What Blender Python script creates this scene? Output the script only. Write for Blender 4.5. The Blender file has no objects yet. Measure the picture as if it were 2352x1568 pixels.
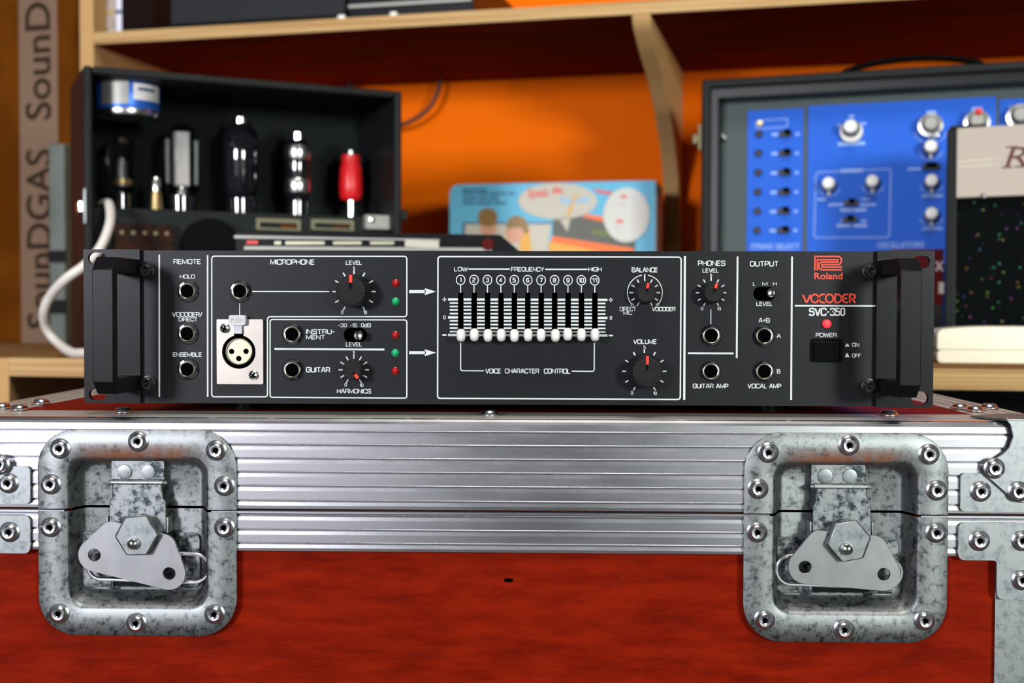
import bpy, bmesh, math, random
from mathutils import Vector, Matrix
from mathutils.geometry import tessellate_polygon
PI = math.pi
R = math.radians
SC = bpy.context.scene
COL = SC.collection
random.seed(7)

# ------------------------------------------------------------------ camera
FPX, WPX, HPX = 2800.0, 2352.0, 1568.0
CAM = Vector((.02139, -.69252, .06202))
YAW, PITCH, ROLL = -.02521, -.028, .00256
FW = Vector((math.sin(YAW)*math.cos(PITCH), math.cos(YAW)*math.cos(PITCH), math.sin(PITCH)))
_r = Vector((math.cos(YAW), -math.sin(YAW), 0))
_u = _r.cross(FW)
RT = _r*math.cos(ROLL) + _u*math.sin(ROLL)
UP = -_r*math.sin(ROLL) + _u*math.cos(ROLL)
cd = bpy.data.cameras.new('camera')
cd.sensor_width = 36.0
cd.lens = FPX/WPX*36.0
cd.clip_start = .02
cd.dof.use_dof = True
cd.dof.focus_distance = .685
cd.dof.aperture_fstop = 8.0
cam = bpy.data.objects.new('camera', cd)
COL.objects.link(cam)
M = Matrix.Identity(4)
for i in range(3):
    M[i][0], M[i][1], M[i][2], M[i][3] = RT[i], UP[i], -FW[i], CAM[i]
cam.matrix_world = M
SC.camera = cam

# ------------------------------------------------------------------ light and exposure
SC.view_settings.view_transform = 'Standard'
SC.view_settings.look = 'None'
SC.view_settings.exposure = 0.0
SC.view_settings.gamma = 1.0
SC.view_settings.use_curve_mapping = False
SC.cycles.max_bounces = 8
W = bpy.data.worlds.new('world')
SC.world = W
W.use_nodes = True
bg = W.node_tree.nodes['Background']
bg.inputs[0].default_value = (.80, .86, .92, 1)
bg.inputs[1].default_value = .06


def area(name, loc, aim, sx, sy, power, color, spread=180):
    l = bpy.data.lights.new(name, 'AREA')
    l.shape = 'RECTANGLE'
    l.size, l.size_y = sx, sy
    l.energy = power
    l.color = color
    l.spread = R(spread)
    o = bpy.data.objects.new(name, l)
    COL.objects.link(o)
    o.location = loc
    o.rotation_euler = (Vector(aim)-Vector(loc)).to_track_quat('-Z', 'Y').to_euler()
    return o


area('softbox_lamp', (-1.45, -2.45, .50), (-.50, .60, .10), .45, .45, 7.5, (.93, .93, 1.0), 50)
area('softbox_lamp', (1.55, -2.45, .50), (.62, .60, .10), .45, .45, 7.5, (.95, 1.0, .96), 50)
area('overhead_fill', (.1, -.9, 2.0), (.1, .2, 0), 1.0, .8, 34, (1.0, .95, .88))  # added fill from overhead to brighten upward faces; no such lamp seen
area('window_light', (-1.30, -2.8, .05), (-1.30, .3, .05), 1.9, 1.6, 7.8, (.90, .91, 1.0))
area('window_light', (1.50, -2.8, .05), (1.50, .3, .05), 1.9, 1.6, 7.8, (.94, 1.0, .97))

# ------------------------------------------------------------------ materials


def mat(name, c, rough=.5, metal=0.0, c2=None, scale=30, detail=4, stretch=(1, 1, 1), lo=.4, hi=.6, bump=0.0, bscale=None,
        spec=.5, emit=None, estr=0, coat=0, rvar=None, aniso=0, trans=0, alpha=1.0, ior=1.45, nrough=.5):
    m = bpy.data.materials.new(name)
    m.use_nodes = True
    nt = m.node_tree
    b = nt.nodes['Principled BSDF']
    b.inputs['Base Color'].default_value = (*c, 1)
    b.inputs['Roughness'].default_value = rough
    b.inputs['Metallic'].default_value = metal
    b.inputs['Specular IOR Level'].default_value = spec
    b.inputs['Coat Weight'].default_value = coat
    b.inputs['IOR'].default_value = ior
    if aniso: b.inputs['Anisotropic'].default_value = aniso
    if trans: b.inputs['Transmission Weight'].default_value = trans
    if emit:
        b.inputs['Emission Color'].default_value = (*emit, 1)
        b.inputs['Emission Strength'].default_value = estr
    if c2 is not None or bump or rvar:
        tc = nt.nodes.new('ShaderNodeTexCoord')
        mp = nt.nodes.new('ShaderNodeMapping')
        mp.inputs['Scale'].default_value = stretch
        nt.links.new(tc.outputs['Object'], mp.inputs['Vector'])
        n = nt.nodes.new('ShaderNodeTexNoise')
        n.inputs['Scale'].default_value = scale
        n.inputs['Detail'].default_value = detail
        n.inputs['Roughness'].default_value = nrough
        nt.links.new(mp.outputs[0], n.inputs['Vector'])
        mr = nt.nodes.new('ShaderNodeMapRange')
        mr.inputs[1].default_value = lo
        mr.inputs[2].default_value = hi
        nt.links.new(n.outputs['Fac'], mr.inputs[0])
        if c2 is not None:
            mx = nt.nodes.new('ShaderNodeMix')
            mx.data_type = 'RGBA'
            mx.inputs[6].default_value = (*c, 1)
            mx.inputs[7].default_value = (*c2, 1)
            nt.links.new(mr.outputs[0], mx.inputs[0])
            nt.links.new(mx.outputs[2], b.inputs['Base Color'])
        if rvar:
            rr_ = nt.nodes.new('ShaderNodeMapRange')
            rr_.inputs[3].default_value, rr_.inputs[4].default_value = rvar
            nt.links.new(mr.outputs[0], rr_.inputs[0])
            nt.links.new(rr_.outputs[0], b.inputs['Roughness'])
        if bump:
            n2 = n
            if bscale:
                n2 = nt.nodes.new('ShaderNodeTexNoise')
                n2.inputs['Scale'].default_value = bscale
                n2.inputs['Detail'].default_value = 3
                nt.links.new(mp.outputs[0], n2.inputs['Vector'])
            bp = nt.nodes.new('ShaderNodeBump')
            bp.inputs['Strength'].default_value = bump
            bp.inputs['Distance'].default_value = .001
            nt.links.new(n2.outputs['Fac'], bp.inputs['Height'])
            nt.links.new(bp.outputs[0], b.inputs['Normal'])
    return m


def srgb(r, g, b):
    f = lambda v: (v/255/12.92 if v/255 <= .04045 else ((v/255+.055)/1.055)**2.4)
    return (f(r), f(g), f(b))


def latch_mat(name, rust=True):
    """blotchy galvanised steel with rust along the top lip (a stain on the steel, in object space)"""
    m = mat(name, (.27, .285, .285), .48, 1.0, c2=(.085, .105, .105), scale=210, detail=12, lo=.49, hi=.62, rvar=(.50, .34), nrough=.76)
    if not rust: return m
    nt = m.node_tree
    b = nt.nodes['Principled BSDF']
    src = b.inputs['Base Color'].links[0].from_socket
    tc = nt.nodes.new('ShaderNodeTexCoord')
    sp = nt.nodes.new('ShaderNodeSeparateXYZ')
    nt.links.new(tc.outputs['Object'], sp.inputs[0])
    d = nt.nodes.new('ShaderNodeMath'); d.operation = 'SUBTRACT'; d.inputs[1].default_value = .0435
    nt.links.new(sp.outputs['Z'], d.inputs[0])
    ab = nt.nodes.new('ShaderNodeMath'); ab.operation = 'ABSOLUTE'
    nt.links.new(d.outputs[0], ab.inputs[0])
    m1 = nt.nodes.new('ShaderNodeMapRange')
    m1.inputs[1].default_value, m1.inputs[2].default_value = .0075, .0
    nt.links.new(ab.outputs[0], m1.inputs[0])
    n = nt.nodes.new('ShaderNodeTexNoise'); n.inputs['Scale'].default_value = 110; n.inputs['Detail'].default_value = 12; n.inputs['Roughness'].default_value = .72
    nt.links.new(tc.outputs['Object'], n.inputs['Vector'])
    m2 = nt.nodes.new('ShaderNodeMapRange'); m2.inputs[1].default_value, m2.inputs[2].default_value = .33, .50
    nt.links.new(n.outputs['Fac'], m2.inputs[0])
    mu = nt.nodes.new('ShaderNodeMath'); mu.operation = 'MULTIPLY'
    nt.links.new(m1.outputs[0], mu.inputs[0]); nt.links.new(m2.outputs[0], mu.inputs[1])
    mu2 = nt.nodes.new('ShaderNodeMath'); mu2.operation = 'MULTIPLY'; mu2.use_clamp = True; mu2.inputs[1].default_value = 1.6
    nt.links.new(mu.outputs[0], mu2.inputs[0])
    mx = nt.nodes.new('ShaderNodeMix'); mx.data_type = 'RGBA'
    mx.inputs[7].default_value = (.20, .065, .025, 1)
    ax = nt.nodes.new('ShaderNodeMath'); ax.operation = 'ABSOLUTE'
    nt.links.new(sp.outputs['X'], ax.inputs[0])
    mk = nt.nodes.new('ShaderNodeMapRange'); mk.inputs[1].default_value, mk.inputs[2].default_value = .036, .024
    nt.links.new(ax.outputs[0], mk.inputs[0])
    nt.links.new(mk.outputs[0], mu2.inputs[1])
    nt.links.new(mu2.outputs[0], mx.inputs[0]); nt.links.new(src, mx.inputs[6])
    nt.links.new(mx.outputs[2], b.inputs['Base Color'])
    inv = nt.nodes.new('ShaderNodeMath'); inv.operation = 'SUBTRACT'; inv.inputs[0].default_value = 1.0
    nt.links.new(mu2.outputs[0], inv.inputs[1]); nt.links.new(inv.outputs[0], b.inputs['Metallic'])
    return m


def grille_mat():
    m = mat('glitter_grille_cloth', (.003, .004, .004), .8, spec=.02)
    nt = m.node_tree
    b = nt.nodes['Principled BSDF']
    tc = nt.nodes.new('ShaderNodeTexCoord')
    v = nt.nodes.new('ShaderNodeTexVoronoi'); v.inputs['Scale'].default_value = 210
    nt.links.new(tc.outputs['Object'], v.inputs['Vector'])
    sp = nt.nodes.new('ShaderNodeSeparateColor')
    nt.links.new(v.outputs['Color'], sp.inputs[0])
    g = nt.nodes.new('ShaderNodeMath'); g.operation = 'GREATER_THAN'; g.inputs[1].default_value = .55
    nt.links.new(sp.outputs[2], g.inputs[0])
    l = nt.nodes.new('ShaderNodeMath'); l.operation = 'LESS_THAN'; l.inputs[1].default_value = .27
    nt.links.new(v.outputs['Distance'], l.inputs[0])
    a = nt.nodes.new('ShaderNodeMath'); a.operation = 'MULTIPLY'
    nt.links.new(g.outputs[0], a.inputs[0]); nt.links.new(l.outputs[0], a.inputs[1])
    hs = nt.nodes.new('ShaderNodeCombineColor'); hs.mode = 'HSV'
    hs.inputs[1].default_value = .75
    nt.links.new(sp.outputs[0], hs.inputs[0])
    pw = nt.nodes.new('ShaderNodeMath'); pw.operation = 'POWER'; pw.inputs[1].default_value = 4
    nt.links.new(sp.outputs[1], pw.inputs[0]); nt.links.new(pw.outputs[0], hs.inputs[2])
    mx = nt.nodes.new('ShaderNodeMix'); mx.data_type = 'RGBA'
    mx.inputs[6].default_value = (.003, .004, .004, 1)
    nt.links.new(a.outputs[0], mx.inputs[0]); nt.links.new(hs.outputs[0], mx.inputs[7])
    nt.links.new(mx.outputs[2], b.inputs['Base Color'])
    return m


MT = dict(
    panel=mat('black_panel_paint', (.009, .0095, .0115), .42, spec=.20, bump=.05, bscale=2500, scale=900),
    blackmetal=mat('black_anodised', (.005, .005, .006), .34, spec=.15),
    blackplastic=mat('black_plastic', (.006, .006, .0065), .38, spec=.3),
    knob=mat('grained_black_plastic', (.007, .007, .008), .42, spec=.4, bump=.6, bscale=3200, scale=500),
    void=mat('dark_bore', (.0015, .0015, .0015), .9, spec=0.0),
    white=mat('white_screen_print', (.58, .62, .62), .6),
    redprint=mat('red_screen_print', (.75, .06, .03), .6),
    redmark=mat('red_pointer_paint', (.80, .035, .02), .45),
    shaded_ply=mat('shade_red_ply', (.15, .005, .001), .8, c2=(.09, .003, .0006), scale=6, detail=8, stretch=(1, 6, 6), spec=.08),  # shelf ply; the shade on its underside is put into this dark red
    nickel=mat('warm_nickel', (.74, .70, .58), .22, 1.0),
    satin=mat('satin_nickel_plate', (.40, .365, .33), .46, 1.0, c2=(.365, .33, .30), scale=60),
    chrome=mat('bright_chrome', (.80, .80, .80), .12, 1.0),
    cap=mat('white_slider_plastic', (.82, .80, .76), .35),
    greytab=mat('grey_plastic_tab', (.50, .50, .54), .45),
    ledred=mat('red_led_lens', (.35, .006, .006), .12, coat=.5),
    ledgreen=mat('green_led_lens', (.012, .38, .13), .12, coat=.5),
    ledlit=mat('lit_red_led', (.9, .05, .05), .2, emit=(1, .02, .03), estr=1.6),
    alu=mat('brushed_aluminium', (.60, .60, .625), .25, 1.0, c2=(.52, .52, .545), scale=12, detail=9, stretch=(1, 3, 5), lo=.40, hi=.66, rvar=(.24, .31), nrough=.65),
    steel=mat('zinc_steel', (.29, .31, .315), .46, 1.0, c2=(.17, .195, .20), scale=190, detail=12, lo=.48, hi=.64, rvar=(.48, .36), nrough=.74),
    dish=latch_mat('blotchy_galvanised_steel'),
    dish2=mat('blotchy_dark_zinc', (.27, .285, .29), .46, 1.0, c2=(.05, .065, .07), scale=190, detail=12, lo=.46, hi=.58, rvar=(.48, .28), nrough=.76),
    wing=mat('plain_zinc_plate', (.32, .325, .335), .46, 1.0, c2=(.29, .295, .30), scale=90),
    rivet=mat('rivet_aluminium', (.72, .72, .75), .24, 1.0),
    laminate=mat('cherry_laminate', (.225, .0100, .0008), .55, c2=(.130, .0045, .0004), scale=26, detail=14, stretch=(1.0, 5, 4.5), lo=.38, hi=.64, spec=.05, nrough=.68),
    ply=mat('birch_ply_face', (.50, .31, .13), .9, spec=0.0, c2=(.48, .28, .12), scale=5, detail=6, stretch=(1, 6, 10), lo=.35, hi=.65),
    plytop=mat('stained_ply_top', (.26, .14, .055), .9, spec=0.0, c2=(.22, .115, .045), scale=5, stretch=(1, 6, 10)),
    plyedge=mat('ply_edge', (.50, .33, .15), .6, spec=.1, c2=(.36, .21, .085), scale=4, detail=3, stretch=(.6, 1, 60), lo=.42, hi=.6),
    orange=mat('orange_wall_paint', (.86, .150, .001), .75, c2=(.80, .13, .001), scale=3, spec=.06),
    floor=mat('grey_floor', (.10, .09, .085), .7, c2=(.08, .07, .07), scale=8),
    card=mat('brown_cardboard', (.12, .033, .0015), .85, c2=(.085, .023, .001), scale=12, spec=.05),
    tape=mat('printed_paper_tape', (.18, .115, .078), .7, spec=.1),
    tapeink=mat('dark_tape_ink', (.030, .018, .010), .7, spec=.1),
    tolex=mat('black_leatherette', (.007, .0085, .0085), .5, spec=.22, bump=.6, bscale=500, scale=300),
    tolexin=mat('dark_case_lining', (.0085, .011, .0105), .8, spec=.1),
    chassis=mat('dark_grey_chassis', (.011, .014, .0135), .65, spec=.15),
    bluetin=mat('blue_tin', (.02, .12, .50), .34, metal=.35),
    paper=mat('white_paper_label', (.72, .70, .68), .6),
    glass=mat('valve_glass', (.9, .9, .9), .03, trans=1.0, ior=1.15),
    silver=mat('silvered_metal', (.80, .80, .78), .22, 1.0),
    blackgloss=mat('black_gloss_glass', (.006, .006, .008), .06, coat=1.0),
    brass=mat('worn_brass', (.60, .44, .20), .32, 1.0),
    red=mat('red_plastic', (.55, .008, .010), .35),
    brownblock=mat('brown_bakelite', (.030, .010, .005), .7, c2=(.010, .006, .005), scale=90, spec=.1),
    olive=mat('tarnished_silver', (.42, .41, .30), .4, .8),
    dullframe=mat('dull_olive_frame', (.17, .16, .10), .55, .5),
    matteblack=mat('matte_black', (.004, .004, .0045), .9, spec=.05),
    gunmetal=mat('gunmetal', (.075, .075, .072), .32, .9),
    alumatt=mat('dull_aluminium', (.60, .58, .53), .45, .55, c2=(.54, .52, .47), scale=40, stretch=(.3, 1, 1)),
    cable_white=mat('white_cable', (.62, .58, .53), .45),
    cable_black=mat('black_cable', (.012, .008, .006), .5),
    greybox=mat('grey_green_box', (.13, .15, .13), .6, c2=(.10, .12, .105), scale=20),
    skyblue=mat('light_blue_card', (.12, .40, .58), .5, spec=.2),
    cardwhite=mat('off_white_print', (.48, .45, .38), .55, spec=.1),
    boxside=mat('lavender_grey_card', (.50, .42, .45), .6),
    pr_red=mat('print_red', (.60, .05, .04), .5),
    pr_blue=mat('print_blue', (.12, .42, .72), .5),
    pr_navy=mat('print_navy', (.02, .07, .16), .5),
    pr_hair=mat('print_hair_brown', (.22, .13, .04), .5),
    pr_skin=mat('print_skin', (.55, .28, .18), .5),
    pr_yellow=mat('print_yellow', (.60, .30, .03), .5),
    pr_olive=mat('print_dark_olive', (.075, .075, .06), .5),
    pr_orange=mat('print_orange', (.75, .13, .01), .5),
    pr_green=mat('print_green', (.10, .14, .02), .5),
    sticker=mat('white_round_sticker', (.50, .51, .47), .4, spec=.2),
    greypanel=mat('grey_green_panel', (.065, .085, .085), .6, spec=.15),
    bluepanel=mat('royal_blue_panel', (.018, .105, .56), .55, spec=.15),
    bluelegend=mat('pale_blue_print', (.22, .36, .72), .5),
    ivory=mat('ivory_knob_plastic', (.70, .70, .66), .35),
    cream=mat('cream_plastic', (.78, .73, .58), .42),
    ampplate=mat('pinkish_cream_plate', (.42, .365, .315), .5, spec=.2),
    maroon=mat('maroon_script', (.085, .012, .012), .5),
    maroonbox=mat('dark_red_card', (.075, .004, .004), .6, spec=.1),
    darkbrass=mat('tarnished_brass', (.16, .13, .07), .5, .7),
    grille=grille_mat(),
    book1=mat('cream_book_spine', (.42, .29, .14), .7, spec=.1),
    book2=mat('mottled_grey_spine', (.42, .36, .30), .6, c2=(.25, .2, .17), scale=160),
    book3=mat('white_blue_spine', (.66, .68, .78), .5),
    darkgrey=mat('dark_grey_cabinet', (.014, .016, .018), .6, spec=.2),
    striplight=mat('pale_metal_strip', (.30, .30, .27), .5, .4),
)

# ------------------------------------------------------------------ mesh helpers


class MB:
    def __init__(s):
        s.v, s.f = [], []

    def add(s, vs, fs):
        o = len(s.v)
        s.v += [tuple(p) for p in vs]
        s.f += [tuple(i+o for i in f) for f in fs]
        return s

    def box(s, x0, x1, y0, y1, z0, z1):
        vs = [(x, y, z) for x in (x0, x1) for y in (y0, y1) for z in (z0, z1)]
        return s.add(vs, [(0, 1, 3, 2), (4, 6, 7, 5), (0, 4, 5, 1), (2, 3, 7, 6), (0, 2, 6, 4), (1, 5, 7, 3)])

    def loft(s, rings, cap0=True, cap1=True):
        n = len(rings[0])
        vs = [p for r in rings for p in r]
        fs = []
        for k in range(len(rings)-1):
            for i in range(n):
                j = (i+1) % n
                fs.append((k*n+i, k*n+j, (k+1)*n+j, (k+1)*n+i))
        if cap0: fs.append(tuple(range(n))[::-1])
        if cap1: fs.append(tuple((len(rings)-1)*n+i for i in range(n)))
        return s.add(vs, fs)

    def lathe(s, prof, cx=0, cy=0, cz=0, n=32, axis='Y', cap0=True, cap1=True, rib=0, nrib=20):
        """prof: (radius, along axis)"""
        rings = []
        for r, a in prof:
            ring = []
            for i in range(n):
                t = 2*PI*i/n
                rr_ = r
                if rib and r > 0: rr_ = r*(1+rib*(1 if math.cos(nrib*t) > 0 else -1))
                c, q = rr_*math.cos(t), rr_*math.sin(t)
                ring.append((cx+c, cy+a, cz+q) if axis == 'Y' else (cx+c, cy+q, cz+a) if axis == 'Z' else (cx+a, cy+c, cz+q))
            rings.append(ring)
        return s.loft(rings, cap0, cap1)

    def prism(s, outer, y0, y1, holes=()):
        """polygon(s) in x,z extruded along y"""
        loops = [list(outer)]+[list(h) for h in holes]
        flat = [p for l in loops for p in l]
        n = len(flat)
        tris = tessellate_polygon([[Vector((x, z, 0)) for x, z in l] for l in loops])
        vs = [(x, y0, z) for x, z in flat]+[(x, y1, z) for x, z in flat]
        fs = [tuple(t) for t in tris]+[tuple(i+n for i in t)[::-1] for t in tris]
        o = 0
        for l in loops:
            m = len(l)
            for i in range(m):
                j = (i+1) % m
                fs.append((o+i, o+j, n+o+j, n+o+i))
            o += m
        return s.add(vs, fs)

    def flat(s, poly, y):
        """flat printed polygon on an x,z plane"""
        tris = tessellate_polygon([[Vector((x, z, 0)) for x, z in poly]])
        return s.add([(x, y, z) for x, z in poly], [tuple(t) for t in tris])

    def ribbon(s, pts, w, y, closed=False):
        """printed line of width w through x,z points"""
        P = [Vector(p) for p in pts]
        n = len(P)
        L = []
        for i in range(n):
            a = P[i-1] if (i > 0 or closed) else P[i]
            b = P[(i+1) % n] if (i < n-1 or closed) else P[i]
            d1 = (P[i]-a).normalized() if (P[i]-a).length > 1e-9 else (b-P[i]).normalized()
            d2 = (b-P[i]).normalized() if (b-P[i]).length > 1e-9 else d1
            d = (d1+d2)
            d = d.normalized() if d.length > 1e-6 else d1
            nrm = Vector((-d.y, d.x))
            k = 1/max(.5, d.dot(d1))
            L.append((P[i]+nrm*w/2*k, P[i]-nrm*w/2*k))
        vs = []
        for a, b in L: vs += [(a.x, y, a.y), (b.x, y, b.y)]
        fs = [(2*i, 2*i+1, 2*i+3, 2*i+2) for i in range(n-1)]
        if closed: fs.append((2*n-2, 2*n-1, 1, 0))
        return s.add(vs, fs)

    def tube(s, path, r, n=10):
        P = [Vector(p) for p in path]
        rings = []
        up = Vector((.3, .2, .93))
        for i, p in enumerate(P):
            d = (P[min(i+1, len(P)-1)]-P[max(i-1, 0)]).normalized()
            a = d.cross(up).normalized()
            b = a.cross(d).normalized()
            up = b
            rings.append([p+(a*math.cos(2*PI*k/n)+b*math.sin(2*PI*k/n))*r for k in range(n)])
        return s.loft(rings)

    def blob(s, cx, cy, cz, rx, ry, rz, nu=20, nv=12, e=1.0):
        rings = []
        sg = lambda v: math.copysign(abs(v)**e, v)
        for j in range(1, nv):
            ph = PI*j/nv
            rings.append([(cx+rx*sg(math.sin(ph))*sg(math.cos(2*PI*i/nu)), cy-ry*sg(math.cos(ph)), cz+rz*sg(math.sin(ph))*sg(math.sin(2*PI*i/nu))) for i in range(nu)])
        return s.loft(rings)

    def xf(s, mtx):
        s.v = [tuple(mtx @ Vector(p)) for p in s.v]
        return s

    def mesh(s, name, material, ang=35):
        me = bpy.data.meshes.new(name)
        me.from_pydata(s.v, [], s.f)
        bm = bmesh.new(); bm.from_mesh(me)
        bmesh.ops.recalc_face_normals(bm, faces=bm.faces)
        bm.to_mesh(me); bm.free()
        me.materials.append(material)
        me.polygons.foreach_set('use_smooth', [True]*len(me.polygons))
        me.set_sharp_from_angle(angle=R(ang))
        return me


def part(name, mb, m, parent=None, bevel=0, off=None, ang=35, label=None, seg=2):
    me = mb.mesh(name, MT[m] if isinstance(m, str) else m, ang) if isinstance(mb, MB) else mb
    o = bpy.data.objects.new(name, me)
    COL.objects.link(o)
    if parent: o.parent = parent
    if off is not None: o.location = off
    if bevel:
        b = o.modifiers.new('bevel', 'BEVEL')
        b.width = bevel; b.segments = seg; b.limit_method = 'ANGLE'; b.angle_limit = R(40)
    if label: o['label'] = label
    return o


def thing(name, label, cat, loc=(0, 0, 0), yaw=0, group=None):
    o = bpy.data.objects.new(name, None)
    o.empty_display_size = .02
    COL.objects.link(o)
    o.location = loc; o.rotation_euler = (0, 0, yaw)
    o['label'] = label; o['category'] = cat
    if group: o['group'] = group
    return o


def tag(o, label, cat, group=None):
    o['label'] = label; o['category'] = cat
    if group: o['group'] = group
    return o


def dup(o, parent=None, loc=None):
    c = o.copy(); COL.objects.link(c)
    c.parent = parent
    if loc is not None: c.location = loc
    for ch in list(o.children): dup(ch, c)
    return c


def struct(o):
    o['kind'] = 'structure'
    return o


def rrect(x0, x1, z0, z1, r, n=6):
    P = []
    for cx, cz, a in ((x1-r, z1-r, 0), (x0+r, z1-r, 90), (x0+r, z0+r, 180), (x1-r, z0+r, 270)):
        for i in range(n+1):
            t = R(a+90*i/n)
            P.append((cx+r*math.cos(t), cz+r*math.sin(t)))
    return P


def circ(cx, cz, r, n=24, rz=None):
    return [(cx+r*math.cos(2*PI*i/n), cz+(rz or r)*math.sin(2*PI*i/n)) for i in range(n)]


def hull(cs, n=14):
    """convex hull of circles (x,z,r)"""
    pts = sorted(set((round(x+r*math.cos(2*PI*i/(n*2)), 7), round(z+r*math.sin(2*PI*i/(n*2)), 7)) for x, z, r in cs for i in range(n*2)))
    cr = lambda o, a, b: (a[0]-o[0])*(b[1]-o[1])-(a[1]-o[1])*(b[0]-o[0])
    lo, up = [], []
    for p in pts:
        while len(lo) > 1 and cr(lo[-2], lo[-1], p) <= 0: lo.pop()
        lo.append(p)
    for p in reversed(pts):
        while len(up) > 1 and cr(up[-2], up[-1], p) <= 0: up.pop()
        up.append(p)
    return lo[:-1]+up[:-1]


_TX = {}


def glyphs(s, bold=0.0):
    k = (s, bold)
    if k not in _TX:
        c = bpy.data.curves.new('t', 'FONT')
        c.body = s; c.offset = bold; c.resolution_u = 4
        o = bpy.data.objects.new('t', c)
        COL.objects.link(o)
        dg = bpy.context.evaluated_depsgraph_get()
        me = bpy.data.meshes.new_from_object(o.evaluated_get(dg))
        vs = [(v.co.x, v.co.y) for v in me.vertices]
        fs = [tuple(p.vertices) for p in me.polygons]
        bpy.data.objects.remove(o); bpy.data.curves.remove(c); bpy.data.meshes.remove(me)
        xs = [v[0] for v in vs]; ys = [v[1] for v in vs]
        x0, x1, y0, y1 = min(xs), max(xs), min(ys), max(ys)
        _TX[k] = ([((x-x0)/(x1-x0), (y-y0)/(y1-y0)) for x, y in vs], fs)
    return _TX[k]


def text(mb, s, x0, x1, z0, z1, y, bold=0.012, rot=False, shear=0.0):
    """lettering fitted in the box; rot: reads upward"""
    vs, fs = glyphs(s, bold)
    if rot: mb.add([(x1+(x0-x1)*b, y, z0+(z1-z0)*a) for a, b in vs], fs)
    else: mb.add([(x0+(x1-x0)*a+shear*(b-.5)*(z1-z0), y, z0+(z1-z0)*b) for a, b in vs], fs)
    return mb


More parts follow.
